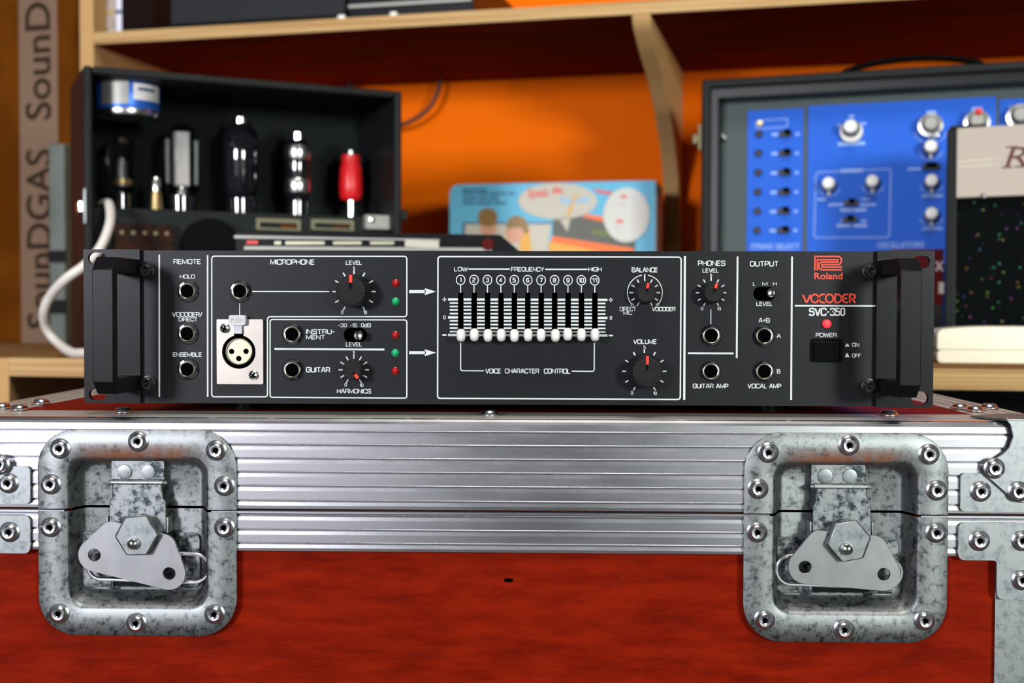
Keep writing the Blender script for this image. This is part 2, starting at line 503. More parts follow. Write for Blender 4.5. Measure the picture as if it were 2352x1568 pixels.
# wide single-stroke panel lettering: (x, z, rounded) on a one-high grid
_A = {
 'A': (.95, [[(0, 0), (.40, 1), (.55, 1), (.95, 0)], [(.14, .32), (.81, .32)]]),
 'B': (.90, [[(0, 0), (0, 1), (.86, 1, 1), (.86, .53, 1), (0, .53)], [(.6, .53), (.92, .53, 1), (.92, 0, 1), (0, 0)]]),
 'C': (.92, [[(.92, .72), (.92, 1, 1), (0, 1, 1), (0, 0, 1), (.92, 0, 1), (.92, .28)]]),
 'D': (.94, [[(0, 0), (0, 1), (.94, 1, 1), (.94, 0, 1), (0, 0)]]),
 'E': (.78, [[(.78, 1), (0, 1), (0, 0), (.78, 0)], [(0, .52), (.70, .52)]]),
 'F': (.75, [[(.75, 1), (0, 1), (0, 0)], [(0, .50), (.66, .50)]]),
 'G': (.95, [[(.95, .74), (.95, 1, 1), (0, 1, 1), (0, 0, 1), (.95, 0, 1), (.95, .50), (.50, .50)]]),
 'H': (.90, [[(0, 0), (0, 1)], [(.90, 0), (.90, 1)], [(0, .52), (.90, .52)]]),
 'I': (.02, [[(.01, 0), (.01, 1)]]),
 'L': (.72, [[(0, 1), (0, 0), (.72, 0)]]),
 'M': (1.10, [[(0, 0), (0, 1), (.55, .12), (1.10, 1), (1.10, 0)]]),
 'N': (.92, [[(0, 0), (0, 1), (.92, 0), (.92, 1)]]),
 'O': (.98, [[(.49, 1), (0, 1, 1), (0, 0, 1), (.98, 0, 1), (.98, 1, 1), (.49, 1)]]),
 'P': (.86, [[(0, 0), (0, 1), (.86, 1, 1), (.86, .44, 1), (0, .44)]]),
 'Q': (.98, [[(.49, 1), (0, 1, 1), (0, 0, 1), (.98, 0, 1), (.98, 1, 1), (.49, 1)], [(.62, .26), (1.0, -.06)]]),
 'R': (.90, [[(0, 0), (0, 1), (.88, 1, 1), (.88, .47, 1), (0, .47)], [(.50, .47), (.64, .47), (.90, 0)]]),
 'S': (.90, [[(.88, .76), (.88, 1, 1), (0, 1, 1), (0, .53, 1), (.90, .53, 1), (.90, 0, 1), (0, 0, 1), (0, .24)]]),
 'T': (.86, [[(0, 1), (.86, 1)], [(.43, 1), (.43, 0)]]),
 'U': (.90, [[(0, 1), (0, 0, 1), (.90, 0, 1), (.90, 1)]]),
 'V': (.95, [[(0, 1), (.42, 0), (.53, 0), (.95, 1)]]),
 'W': (1.35, [[(0, 1), (.32, 0), (.40, 0), (.675, .92), (.95, 0), (1.03, 0), (1.35, 1)]]),
 'Y': (.90, [[(0, 1), (.45, .45), (.90, 1)], [(.45, .45), (.45, 0)]]),
 '0': (.72, [[(.36, 1), (0, 1, 1), (0, 0, 1), (.72, 0, 1), (.72, 1, 1), (.36, 1)]]),
 '1': (.30, [[(0, .78), (.22, 1), (.28, 1), (.28, 0)]]),
 '2': (.78, [[(0, .74), (0, 1, 1), (.76, 1, 1), (.76, .55, 1), (0, .42, 1), (0, 0), (.78, 0)]]),
 '3': (.78, [[(0, .78), (0, 1, 1), (.76, 1, 1), (.76, .54, 1), (.3, .54)], [(.5, .54), (.78, .54, 1), (.78, 0, 1), (0, 0, 1), (0, .22)]]),
 '4': (.82, [[(.58, 0), (.58, 1), (0, .30), (.82, .30)]]),
 '5': (.78, [[(.74, 1), (.04, 1), (.04, .58), (.78, .60, 1), (.78, 0, 1), (0, 0, 1), (0, .22)]]),
 '6': (.78, [[(.74, .80), (.74, 1, 1), (0, 1, 1), (0, 0, 1), (.78, 0, 1), (.78, .56, 1), (.02, .56)]]),
 '7': (.74, [[(0, 1), (.74, 1), (.26, 0)]]),
 '8': (.78, [[(.39, 1), (.02, 1, 1), (.02, 0, 1), (.76, 0, 1), (.76, 1, 1), (.39, 1)], [(.08, .53), (.70, .53)]]),
 '9': (.78, [[(.04, .20), (.04, 0, 1), (.78, 0, 1), (.78, 1, 1), (0, 1, 1), (0, .44, 1), (.76, .44)]]),
 '-': (.46, [[(0, .48), (.46, .48)]]),
 '+': (.60, [[(0, .5), (.6, .5)], [(.3, .8), (.3, .2)]]),
 '/': (.50, [[(0, -.05), (.50, 1.05)]]),
 'd': (.74, [[(.72, 1), (.72, 0), (0, 0, 1), (0, .66, 1), (.72, .66)]]),
}


def strokes(mb, s, x0, x1, z0, z1, y, sw):
    """panel lettering drawn with an even stroke, fitted in the box"""
    gap = .26
    tot = sum(_A[c][0] if c != ' ' else .35 for c in s)+gap*(len(s)-1)
    kx = (x1-x0-sw)/tot; kz = (z1-z0-sw)
    if len(s) == 1: kx = (x1-x0-sw)/max(_A[s][0], .3)
    x = x0+sw/2
    if s == '1': x = (x0+x1)/2-.12*kx
    for c in s:
        if c == ' ': x += (.35+gap)*kx; continue
        w, ls = _A[c]
        for l in ls:
            P = [(x+p[0]*kx, z0+sw/2+p[1]*kz) for p in l]
            out = []
            for i, p in enumerate(l):
                if len(p) < 3 or i in (0, len(l)-1): out.append(P[i]); continue
                q, a, b = Vector(P[i]), Vector(P[i-1]), Vector(P[i+1])
                r = min(.34*min(kx, kz), (a-q).length*.5, (b-q).length*.5)
                d1, d2 = (a-q).normalized(), (b-q).normalized()
                for k in range(6):
                    t = k/5; o = q+d1*r*(1-t)**2+d2*r*t**2; out.append(tuple(o))
            clean = [out[0]]
            for p in out[1:]:
                if (Vector(p)-Vector(clean[-1])).length > 1e-7: clean.append(p)
            mb.ribbon(clean, sw, y)
        x += (w+gap)*kx
    return mb


class Fr:
    """a frame standing in the room: x along its front, y away from the camera, z up"""
    def __init__(s, o, yaw=0.0):
        s.o = Vector(o); s.yaw = yaw
        s.t = Vector((math.cos(yaw), math.sin(yaw), 0)); s.n = Vector((-math.sin(yaw), math.cos(yaw), 0))

    def ray(s, px, py): return FW+RT*((px-WPX/2)/FPX)+UP*((HPX/2-py)/FPX)

    def loc(s, P):
        d = P-s.o
        return Vector((d.dot(s.t), d.dot(s.n), d.z))

    def at(s, px, py, y=0.0):
        d = s.ray(px, py)
        k = ((s.o+s.n*y)-CAM).dot(s.n)/d.dot(s.n)
        l = s.loc(CAM+d*k)
        return (l.x, l.z)

    def x(s, px, py, y=0.0): return s.at(px, py, y)[0]
    def z(s, px, py, y=0.0): return s.at(px, py, y)[1]

    def deep(s, px, py, D): return s.loc(CAM+s.ray(px, py)*D)

    def w(s, x, y, z): return s.o+s.t*x+s.n*y+Vector((0, 0, z))


def at_depth(px, py, D): return CAM+Fr((0, 0, 0)).ray(px, py)*D

# ------------------------------------------------------------------ the room
SH_YAW = R(-12.5)
SHO = CAM+Vector((FW.x, FW.y, 0))*1.45
SF = Fr((SHO.x, SHO.y, 0), SH_YAW)            # shelf front plane
ZCAB = .0122                                   # top of the low cabinet
WALL_E = .36
FLOOR = -.76
w = MB().box(-2.6, 2.6, WALL_E, WALL_E+.05, FLOOR, 1.6)
struct(part('wall_back', w, 'orange', off=SF.o)).rotation_euler = (0, 0, SH_YAW)
struct(part('floor', MB().box(-3, 3, -2.6, 2.6, FLOOR-.05, FLOOR), 'floor'))

# ------------------------------------------------------------------ flight case (world axes, front face at YF)
YF = -.01707
XC = -.0095
CW = .3185                                    # half width
CDEP = .295                                   # depth
CF = Fr((0, YF, 0))
CASE = thing('flight_case', 'cherry-red flight case with ribbed aluminium edging and two recessed latches', 'flight case', (XC, YF+CDEP/2, FLOOR))
COFF = -Vector(CASE.location)
LX = (-.2613+.056, .1328+.056)                # latch centres
LZ = -.0647
HX = .0415
HT, HB = LZ+.0445, LZ-.046
ZS = -.0522


def cpart(name, mb, m, bevel=0, **k): return part(name, mb, m, CASE, bevel, COFF, **k)


def edging(prof):
    """ribbed extrusion along x; prof = (z, y) from top down; leaves the latch openings free"""
    xs = [XC-CW, LX[0]-HX, LX[0]+HX, LX[1]-HX, LX[1]+HX, XC+CW]
    mb = MB()
    vs = [(x, YF+y, z) for x in xs for z, y in prof]
    n = len(prof); fs = []
    for c in range(5):
        for i in range(n):
            k = (i+1) % n
            zm = (prof[i][0]+prof[k][0])/2
            if c in (1, 3) and HB < zm < HT: continue
            fs.append((c*n+i, (c+1)*n+i, (c+1)*n+k, c*n+k))
    return mb.add(vs, fs)


gz = [CF.z(1250, y) for y in (996.5, 1028, 1059.5, 1091, 1123, 1157)]
prof = [(-.0002, .0055), (0, .0035), (-.0006, .0018), (-.0018, .0006), (-.0032, 0)]
zc = -.0032
for g in gz:
    if zc > HT > g+.0016:
        prof.append((HT, -.0001))
    prof += [(g+.0016, -.0001), (g+.0004, .0012), (g+.0001, .0004), (g-.0019, -.0001)]
    zc = g-.0019
prof += [(ZS+.0014, .0000), (ZS+.0008, .0014), (ZS+.0008, .0030)]
for i in range(len(prof)-1):
    if prof[i][0] > HT > prof[i+1][0]: HT = prof[i+1][0]; break
prof += [(HT, .0030), (-.0012, .0030), (-.0012, .0055)]
o = cpart('lid_edging', edging(prof), 'alu', ang=8)
gz = [CF.z(1250, y) for y in (1191, 1224, 1255)]
prof = [(ZS+.0004, .0016), (ZS-.0001, -.0006), (ZS-.0012, -.0006)]
for g in gz:
    prof += [(g+.0016, -.0001), (g+.0004, .0012), (g+.0001, .0004), (g-.0019, -.0001)]
prof += [(-.0745, .0000), (-.0751, .0008), (-.0751, .0030), (ZS+.0004, .0030)]
o = cpart('base_edging', edging(prof), 'alu', ang=8)
cpart('lid_flange', MB().box(XC-CW, XC+CW, YF+.0034, YF+.042, -.0010, .0001), 'alumatt', .0002)
# panels
HB_ = [rrect(x-HX, x+HX, HB, HT, .004, 3) for x in LX]
fp = MB().prism([(XC-CW+.002, FLOOR+.01), (XC+CW-.002, FLOOR+.01), (XC+CW-.002, -.003), (XC-CW+.002, -.003)], YF+.0032, YF+.011, HB_)
FPANEL = cpart('front_panel', fp, 'laminate')
cpart('lid_panel', MB().box(XC-CW+.02, XC+CW-.02, YF+.0421, YF+CDEP-.0305, -.010, -.0002), 'laminate')
cpart('back_panel', MB().box(XC-CW+.002, XC+CW-.002, YF+CDEP-.009, YF+CDEP-.001, FLOOR+.01, -.002), 'laminate')
for sx in (-1, 1):
    x = XC+sx*(CW-.006)
    cpart('side_panel', MB().box(x-.004, x+.004, YF+.012, YF+CDEP-.010, FLOOR+.01, -.002), 'laminate')
    # top side edging: a folded angle
    xo, xi = XC+sx*CW, XC+sx*(CW-.036)
    sec = [(xi, 0), (xo-sx*.003, 0), (xo-sx*.0008, -.0008), (xo, -.003), (xo, -.05), (xo-sx*.0015, -.05), (xo-sx*.0015, -.0035), (xo-sx*.0035, -.0015), (xi, -.0007)]
    sec2 = [(xi-sx*0, .0)]
    rows = [[(a, y, b) for a, b in sec] for y in (YF+.006, YF+CDEP)]
    mb = MB().loft(rows)
    for k in range(3):                         # ribs on the top face
        xr = xo-sx*(.008+.009*k)
        mb.box(xr-.0016, xr+.0016, YF+.03, YF+CDEP, -.0002, .0005)
    cpart('side_edging', mb, 'alumatt')
    xa, xb = sorted((XC+sx*CW, XC+sx*(CW-.037)))
    cpart('corner_edging', MB().box(xa, xb, YF+.0010, YF+.0030, FLOOR+.01, -.076), 'steel', .0004)
cpart('back_edging', MB().box(XC-CW, XC+CW, YF+CDEP-.03, YF+CDEP, -.003, .0002).box(XC-CW, XC+CW, YF+CDEP-.001, YF+CDEP, -.05, 0), 'alu', .0004)
cpart('bottom_panel', MB().box(XC-CW, XC+CW, YF+.004, YF+CDEP, FLOOR, FLOOR+.0105), 'laminate')
# a dark knot in the laminate
kx, kz = CF.at(1168, 1332, .0032)
cpart('wood_knot', MB().prism(circ(kx, kz, .0028, 14, .0011), YF+.0029, YF+.0034), 'void')

# rivets: a domed ring with a hole
RIV = MB().lathe([(.0058, 0), (.0058, -.0004), (.0050, -.0008), (.0047, -.0010), (.0043, -.0021), (.0033, -.0028), (.0022, -.0027), (.0015, -.0021), (.0013, -.0004), (.0001, -.0004)], n=28).mesh('rivet', MT['rivet'])
RVO = MB().lathe([(.00128, -.0007), (.00005, -.0007)], n=14).mesh('rivet_hole', MT['void'])
_first = []


def rivet(parent, x, y, z, top=False):
    o = bpy.data.objects.new('rivet', RIV); COL.objects.link(o)
    h = None
    o.parent = parent; o.location = (x, y, z)
    if top: o.rotation_euler = (R(-90), 0, 0)
    # the dark bore belongs to the same rivet mesh
    return o


# give the rivet mesh its dark bore as a second material
_bm = bmesh.new(); _bm.from_mesh(RIV); RIV.materials.append(MT['void'])
for f_ in _bm.faces:
    if max((Vector((v.co.x, 0, v.co.z))).length for v in f_.verts) < .00152: f_.material_index = 1
_bm.to_mesh(RIV); _bm.free()

# ---- recessed butterfly latch, local metres from its centre, flange front at y=0
ZSL = ZS-LZ+.0001
K = .0945e-3


def lz(zx, zy): return ((zx-740)*K, (742-zy)*K)


def dish(upper):
    rings = []
    for hw, top, bot, r, y in ((.0560, .0580, -.0580, .0215, .0016), (.0560, .0580, -.0580, .0215, .0003), (.0556, .0576, -.0576, .0212, 0),
                               (.0405, .0432, -.0435, .0105, 0), (.0392, .0420, -.0420, .0095, .0007), (.0384, .0412, -.0408, .0090, .0022),
                               (.0350, .0385, -.0362, .0075, .0110), (.0338, .0376, -.0350, .0065, .0128), (.0322, .036, -.0335, .005, .0134)):
        rings.append([(x, y, z) for x, z in rrect(-hw, hw, bot, top, r, 8)])
    n = len(rings[0])
    bm = bmesh.new()
    V = [[bm.verts.new(p) for p in rg] for rg in rings]
    for k in range(len(V)-1):
        for i in range(n):
            bm.faces.new((V[k][i], V[k][(i+1) % n], V[k+1][(i+1) % n], V[k+1][i]))
    bm.faces.new(V[-1])
    d = .0007
    zcut = ZSL+d if upper else ZSL-d
    bmesh.ops.bisect_plane(bm, geom=bm.verts[:]+bm.edges[:]+bm.faces[:], plane_co=(0, 0, zcut), plane_no=(0, 0, 1), clear_outer=not upper, clear_inner=upper)
    if upper:      # the inner part of the upper half laps down over the lower one
        pass
    bmesh.ops.recalc_face_normals(bm, faces=bm.faces)
    me = bpy.data.meshes.new('dish')
    bm.to_mesh(me); bm.free()
    me.materials.append(MT['dish'])
    me.polygons.foreach_set('use_smooth', [True]*len(me.polygons))
    me.set_sharp_from_angle(angle=R(50))
    return me


RIVS = [(285, 243), (752, 198), (1215, 248), (228, 455), (1263, 458), (225, 710), (1262, 705), (272, 1225), (735, 1278), (1202, 1220)]
LO, UPm = dish(False), dish(True)


def latch(X, rot, sh):
    L = part('butterfly_latch', LO, None, CASE, off=Vector((X, YF-.0018, LZ))+COFF)
    part('upper_dish', UPm, None, L)
    for zx, zy in RIVS:
        x, z = lz(zx, zy)
        rivet(L, x, 0, z)
    # strike plate with two pressed dimples
    x0, z1 = lz(556, 322); x1, z0 = lz(876, 470)
    sp = MB().prism(rrect(x0, x1, z0, z1, .0014, 3), .0085, .0128)
    part('strike_plate', sp, 'dish2', L, .0004)
    for zx in (638, 782):
        cx, cz = lz(zx, 392)
        part('dimple', MB().lathe([(.0042, .0085), (.0040, .0079), (.0030, .0077), (.0001, .0078)], cx, 0, cz, 24), 'steel', L)
    # base plate with a rolled lip low in the dish
    x0, z1 = lz(350, 760); x1, z0 = lz(1078, 1092)
    part('base_plate', MB().prism(rrect(x0, x1, z0, z1, .004, 4), .0110, .0132).tube([(x0+.003, .0112, z0+.0008), (x1-.003, .0112, z0+.0008)], .0011), 'dish2', L)
    # hinge roll, hasp, guides
    hx0, hx1 = lz(570, 0)[0], lz(878, 0)[0]
    zt = lz(0, 452)[1]
    part('hinge_roll', MB().lathe([(.0019, hx0), (.0019, hx1)], 0, .0062, zt, 16, 'X').tube([(hx0-.0022, .0062, zt), (hx1+.0022, .0062, zt)], .0011), 'steel', L)
    pts = [lz(*p) for p in ((578, 462), (872, 462), (880, 545), (898, 560), (902, 745), (880, 790), (580, 790), (556, 745), (560, 560), (573, 545))]
    part('hasp', MB().prism(pts, .0042, .0062), 'dish2', L, .0005)
    for zx in (546, 908):
        gx, gz_ = lz(zx, 655); _, gb = lz(zx, 750)
        part('guide', MB().box(gx-.0006, gx+.0006, .004, .0125, gb, gz_), 'steel', L, .0003)
    hx, hz = lz(750, 752)
    Mr = Matrix.Translation((hx, 0, hz)) @ Matrix.Rotation(R(rot), 4, 'Y')
    # lugs and bar under the wing
    bx0, bz = lz(565, 1062); bx1, _ = lz(890, 1062)
    bar = MB().box(bx0, bx1, .0085, .0110, bz-.0018, bz+.0022)
    part('hinge_bar', bar, 'blackmetal', L)
    for zx in (552, 922):
        gx, _ = lz(zx, 0)
        part('lug', MB().tube([(gx, .0115, bz+.003), (gx, .0072, bz+.0024), (gx, .0060, bz), (gx, .0072, bz-.0026), (gx, .0112, bz-.0036)], .0010), 'steel', L)
    # wire bail: a long loop lying behind the wing
    lp = []
    for i in range(33):
        a = PI/2+PI*i/32; lp.append((sh-.0265+.0080*math.cos(a), .0050, -.0188+.0080*math.sin(a)))
    for i in range(33):
        a = -PI/2+PI*i/32; lp.append((sh+.0265+.0080*math.cos(a), .0050, -.0188+.0080*math.sin(a)))
    lp.append(lp[0])
    part('wire_loop', MB().tube(lp, .0011).xf(Matrix.Translation((hx, 0, hz)) @ Matrix.Rotation(R(1.5), 4, 'Y')), 'rivet', L)
    # wing
    wg = hull([(-.0216, -.0172, .0093), (.0216, -.0172, .0093), (-.0150, -.0035, .0072), (.0150, -.0035, .0072)])
    part('wing', MB().prism(wg, -.0002, .0020, [circ(-.0217, -.0172, .0035, 20), circ(.0217, -.0172, .0035, 20)]).xf(Mr), 'wing', L, .0005, label='plain grey wing plate with two holes')
    # hexagonal hub with chamfered edge and a stud
    hexa = [(math.sin(PI*i/3+.1)*.0125, math.cos(PI*i/3+.1)*.0125) for i in range(6)]
    hb = MB().prism(hexa, -.0042, -.0001)
    part('hub', hb.xf(Matrix.Translation((hx, 0, hz)) @ Matrix.Rotation(R(rot+9), 4, 'Y')), 'steel', L, .0011)
    part('hub_collar', MB().lathe([(.0112, -.0002), (.0112, .0060)], hx, 0, hz, 28), 'dish2', L)
    sx_, sz_ = hx-.0014, hz-.0040
    part('stud', MB().lathe([(.0033, -.0040), (.0033, -.0060), (.0026, -.0074), (.0012, -.0081), (.0001, -.0082)], sx_, 0, sz_, 20), 'chrome', L)
    return L


latch(LX[0], 13.5, .0040)
latch(LX[1], 4.8, -.0028)

# ---- corner braces on the front
cz = lambda px, py, y=-.001: CF.at(px, py, y)


def brace(pts, rivs, y=-.0022, name='corner_brace'):
    b = cpart(name, MB().prism(pts, YF+y, YF+y+.0014), 'steel', .0004)
    for x, z in rivs: rivet(b, x, YF+y, z)
    return b


def fillet(pts, rad):
    """round chosen corners of a polygon; rad per point"""
    out = []
    n = len(pts)
    for i in range(n):
        p = Vector(pts[i]); a = Vector(pts[i-1]); b = Vector(pts[(i+1) % n]); r = rad[i] if isinstance(rad, (list, tuple)) else rad
        if r <= 0: out.append(tuple(p)); continue
        d1, d2 = (a-p).normalized(), (b-p).normalized()
        for k in range(7):
            t = k/6
            q = p+d1*r*(1-t)**2+d2*r*t**2
            out.append(tuple(q))
    return out


XR, XL_ = XC+CW, XC-CW
x0, z1 = cz(2205, 1086); _, z0 = cz(2205, 1174)
brace(fillet([(x0, z0), (XR, z0), (XR, z1), (x0, z1)], [.003, 0, 0, .003]), [cz(2250, 1127)])
x0, z1 = cz(2200, 1198); xm, z0 = cz(2285, 1286); _, zz = cz(2285, 1376)
brace(fillet([(x0, z0), (xm+.0006, z0), (xm+.0006, zz), (XR, zz), (XR, z1), (x0, z1)], [.004, .002, .005, 0, 0, .004]), [cz(2247, 1240), cz(2345, 1240), cz(2345, 1330)])
# curved ball-corner plate, folded over the top
arc = [cz(*p) for p in ((2308, 953), (2316, 975), (2322, 1000), (2314, 1025), (2296, 1043), (2270, 1058), (2259, 1075), (2262, 1092), (2276, 1104), (2322, 1145), (2340, 1152))]
tip = [(XR+.002, arc[-1][1]), (XR+.002, .0010), (arc[0][0], .0010)]
b = brace(arc+tip, [cz(2283, 1075, -.004), cz(2338, 1128, -.004)], -.0042, 'ball_corner')
b2 = part('corner_cap', MB().prism([(arc[0][0], 0), (XR+.002, 0), (XR+.002, .034), (XR-.018, .034), (arc[0][0]-.012, .020), (arc[0][0]-.006, .006)], .0007, .0017).xf(Matrix(((1, 0, 0, 0), (0, 0, 1, YF-.004), (0, 1, 0, 0), (0, 0, 0, 1))))
          .xf(Matrix(((1, 0, 0, 0), (0, 0, 1, YF-.004+0), (0, 1, 0, -(YF-.004)), (0, 0, 0, 1))) @ Matrix.Identity(4)) if False else
          MB().add([(x, YF-.004+yy, zz) for zz in (.0006, .0017) for x, yy in ((arc[0][0], 0), (XR+.002, 0), (XR+.002, .036), (XR-.022, .036), (arc[0][0]-.012, .022), (arc[0][0]-.006, .008))],
                   [(0, 1, 2, 3, 4, 5), (6, 7, 8, 9, 10, 11), (0, 1, 7, 6), (1, 2, 8, 7), (2, 3, 9, 8), (3, 4, 10, 9), (4, 5, 11, 10), (5, 0, 6, 11)]), 'steel', b)
# left hand braces
x1, z1 = cz(71, 1070); _, z0 = cz(71, 1156)
brace(fillet([(XL_, z0), (x1, z0), (x1, z1), (XL_, z1)], [0, .003, .003, 0]), [cz(22, 1108)])
x1, z1 = cz(71, 1182); _, z0 = cz(71, 1270); xe, zz = cz(-48, 1365)
brace(fillet([(XL_, zz), (xe, zz), (xe, z0), (x1, z0), (x1, z1), (XL_, z1)], [0, .004, .004, .004, .004, 0]), [cz(25, 1220), cz(-70, 1222)])
arcL = [cz(*p) for p in ((-30, 950), (-42, 1000), (-35, 1030), (0, 1043), (16, 1055), (23, 1072), (16, 1090), (0, 1106), (-60, 1150))]
brace(arcL+[(XL_-.002, arcL[-1][1]), (XL_-.002, .001)], [cz(0, 1066, -.004), cz(-70, 1066, -.004)], -.0042, 'ball_corner')
# rivets on the top edging
TOPS = [(1125, 952), (283, 946), (2042, 953)]
for px, py in TOPS:
    d = CF.ray(px, py); k = (.0005-CAM.z)/d.z; P = CAM+d*k
    o = rivet(CASE, *(P+COFF), top=True)
for px, py in ((95, 926), (45, 940), (5, 936), (2205, 937), (2240, 943), (2272, 937)):
    d = CF.ray(px, py); k = (.0008-CAM.z)/d.z; P = CAM+d*k
    rivet(CASE, *(P+COFF), top=True)

# ------------------------------------------------------------------ rack vocoder (front panel plane y=0, stands on the flight case)
PF = Fr((0, 0, 0))
VOC = thing('vocoder', 'black two-unit rack vocoder with handles and white slider caps, standing on the flight case', 'vocoder', (0, .13, 0))
VO = -Vector(VOC.location)
ZP = .00637
PZ1 = ZP+.0880


def vpart(name, mb, m, parent=None, bevel=0, **k):
    if parent is None: return part(name, mb, m, VOC, bevel, VO, **k)
    return part(name, mb, m, parent, bevel, **k)


Z1 = lambda a, b: (170+a*.2551, 550+b*.2551)
Z2 = lambda a, b: (580+a*.2551, 550+b*.2551)
Z3 = lambda a, b: (980+a*.2551, 550+b*.2551)
Z4 = lambda a, b: (1400+a*.1977, 550+b*.1977)
Z5 = lambda a, b: (1780+a*.2551, 550+b*.2551)
ID = lambda a, b: (a, b)
pp = lambda Z, a, b, y=0.0: PF.at(*Z(a, b), y)
MM = .2551*.247e-3            # one zoom pixel on the panel, in metres

# slider slots, cut through the panel
SL = [306+i*120.75 for i in range(11)]
slots = []
for sx in SL:
    x0, z1 = pp(Z3, sx-21, 474); x1, z0 = pp(Z3, sx+23, 862)
    slots.append(rrect(x0, x1, z0, z1, .0006, 2))
tg = []
for Z, a0, b0, a1, b1 in ((Z2, 820, 795, 1032, 922), (Z4, 1672, 548, 1928, 710)):
    x0, z1 = pp(Z, a0, b0); x1, z0 = pp(Z, a1, b1)
    tg.append(rrect(x0, x1, z0, z1, (z1-z0)*.48, 8))
xl, xr = PF.x(316, 750), PF.x(2016, 750)
pan = MB().prism([(xl, ZP+.0003), (xr, ZP+.0003), (xr, PZ1-.0004), (xl, PZ1-.0004)], 0, .0025, slots+tg)
PANEL = vpart('front_panel', pan, 'panel', bevel=.0007)
ch = MB().box(-.2150, .2150, .0062, .30, ZP+.002, PZ1-.002)
vpart('chassis', ch, 'blackmetal', bevel=.0006)
vpart('slot_backing', MB().box(xl, xr, .0046, .0063, ZP+.002, PZ1-.002), 'void')
for x, y in ((-.16, .046), (.157, .046), (-.16, .215), (.157, .215)):
    vpart('foot', MB().lathe([(.0085, 0), (.0095, .0084)], x, y, 0, 24, 'Z'), 'blackplastic')

# ---- printed legend
LG = MB()
YL = -.00012


def T(s, Z, a0, a1, b0, b1, bold=.012, mb=None, **k):
    x0, z1 = pp(Z, a0, b0); x1, z0 = pp(Z, a1, b1)
    if mb is None or s == 'VOCODER':
        strokes(mb or LG, s, x0, x1, z0, z1, YL, (z1-z0)*{.012: .17, .004: .12, .02: .19, .03: .18, .035: .175}[bold])
    else: text(mb, s, x0, x1, z0, z1, YL, bold, **k)


def LN(pts, w, Z, closed=False, mb=None): (mb or LG).ribbon([pp(Z, *p) for p in pts], w, YL, closed)


def fil(pts, r, closed=True):
    """round the corners of a pixel path"""
    out = []; n = len(pts)
    for i, p in enumerate(pts):
        if not closed and i in (0, n-1): out.append(p); continue
        p = Vector(p); a = Vector(pts[i-1]); b = Vector(pts[(i+1) % n])
        d1, d2 = (a-p).normalized(), (b-p).normalized()
        for k in range(6):
            t = k/5; q = p+d1*r*(1-t)**2+d2*r*t**2; out.append(tuple(q))
    return out


w1 = .00082
LN([(768, 135), (769, 1415)], w1*1.05, Z1); LN([(1203, 140), (1204, 1415)], w1*1.05, Z1)
# microphone frame (L-shaped), in whole-picture pixels
LN(fil([(486.5, 588), (934.5, 588.5), (934.5, 727), (614.5, 727), (614.5, 911), (486.5, 911)], 7), .0007, ID, True)
LN(fil([(620.5, 733.5), (934.5, 734.5), (934.5, 914), (620.5, 912)], 6), .0007, ID, True)
LN(fil([(1006, 589), (1564.5, 590.5), (1562.5, 917), (1005, 914.5)], 7), .0008, ID, True)
LN([(1573, 588), (1571.5, 918)], .0012, ID)
LN([(1694, 589), (1692, 822)], .0010, ID)
LN([(1819, 589), (1817, 918)], .0010, ID)
LN([(1580, 811), (1685, 811.5)], .0010, ID)
LN([(1825.5, 702), (2010, 702.5)], .0009, ID)
LN([(630.5, 801), (883, 802.5)], .0011, ID)
LN([(1604, 467), (2298, 468)], .0007, Z1)
LN([(1492, 575), (1492, 690)], .0005, Z1)
LN([(1177, 812), (1177, 985)], .0005, Z4)
for Z, b in ((Z2, 468), (Z2, 1018)):
    LN([(1410, b), (1560, b)], .0017, Z)
    LG.flat([pp(Z, *p) for p in ((1552, b-31), (1652, b), (1552, b+31))], YL)
T('REMOTE', Z1, 895, 1145, 175, 222); T('HOLD', Z1, 953, 1090, 314, 352)
T('VOCODER/', Z1, 883, 1156, 652, 697); T('DIRECT', Z1, 942, 1112, 700, 737); T('ENSEMBLE', Z1, 890, 1152, 1014, 1055)
T('MICROPHONE', Z2, 160, 560, 177, 227); T('LEVEL', Z2, 840, 986, 188, 228)
T('INSTRU-', Z2, 482, 742, 805, 852); T('MENT', Z2, 482, 655, 857, 900)
T('-30', Z2, 770, 850, 754, 789); T('-15', Z2, 875, 942, 754, 789); T('0dB', Z2, 978, 1067, 752, 790)
T('LEVEL', Z2, 840, 986, 922, 963); T('GUITAR', Z2, 482, 700, 1146, 1197); T('HARMONICS', Z2, 760, 1068, 1342, 1386)
T('LOW', Z3, 247, 370, 246, 287); T('FREQUENCY', Z3, 760, 1058, 246, 289); T('HIGH', Z3, 1455, 1576, 247, 289)
LN([(376, 265), (750, 266)], .0008, Z3); LN([(1068, 268), (1447, 268)], .0008, Z3)
T('BALANCE', Z3, 1845, 2081, 250, 296); T('DIRECT', Z3, 1738, 1886, 605, 645, .004); T('MIC', Z3, 1770, 1850, 638, 678, .004); T('VOCODER', Z3, 2028, 2241, 606, 646)
T('VOLUME', Z3, 1860, 2071, 897, 941); T('VOICE', Z3, 528, 670, 1160, 1206); T('CHARACTER', Z3, 704, 1014, 1160, 1206); T('CONTROL', Z3, 1055, 1295, 1160, 1208)
T('PHONES', Z4, 1027, 1346, 243, 307); T('LEVEL', Z4, 1080, 1270, 333, 384); T('OUTPUT', Z4, 1630, 1964, 249, 314)
T('L', Z4, 1665, 1694, 493, 535); T('M', Z4, 1775, 1834, 493, 535); T('H', Z4, 1898, 1944, 493, 535); T('LEVEL', Z4, 1705, 1893, 722, 771)
T('A+B', Z4, 1730, 1862, 910, 966); T('A', Z4, 1940, 1990, 1097, 1145); T('B', Z4, 1943, 1984, 1505, 1556)
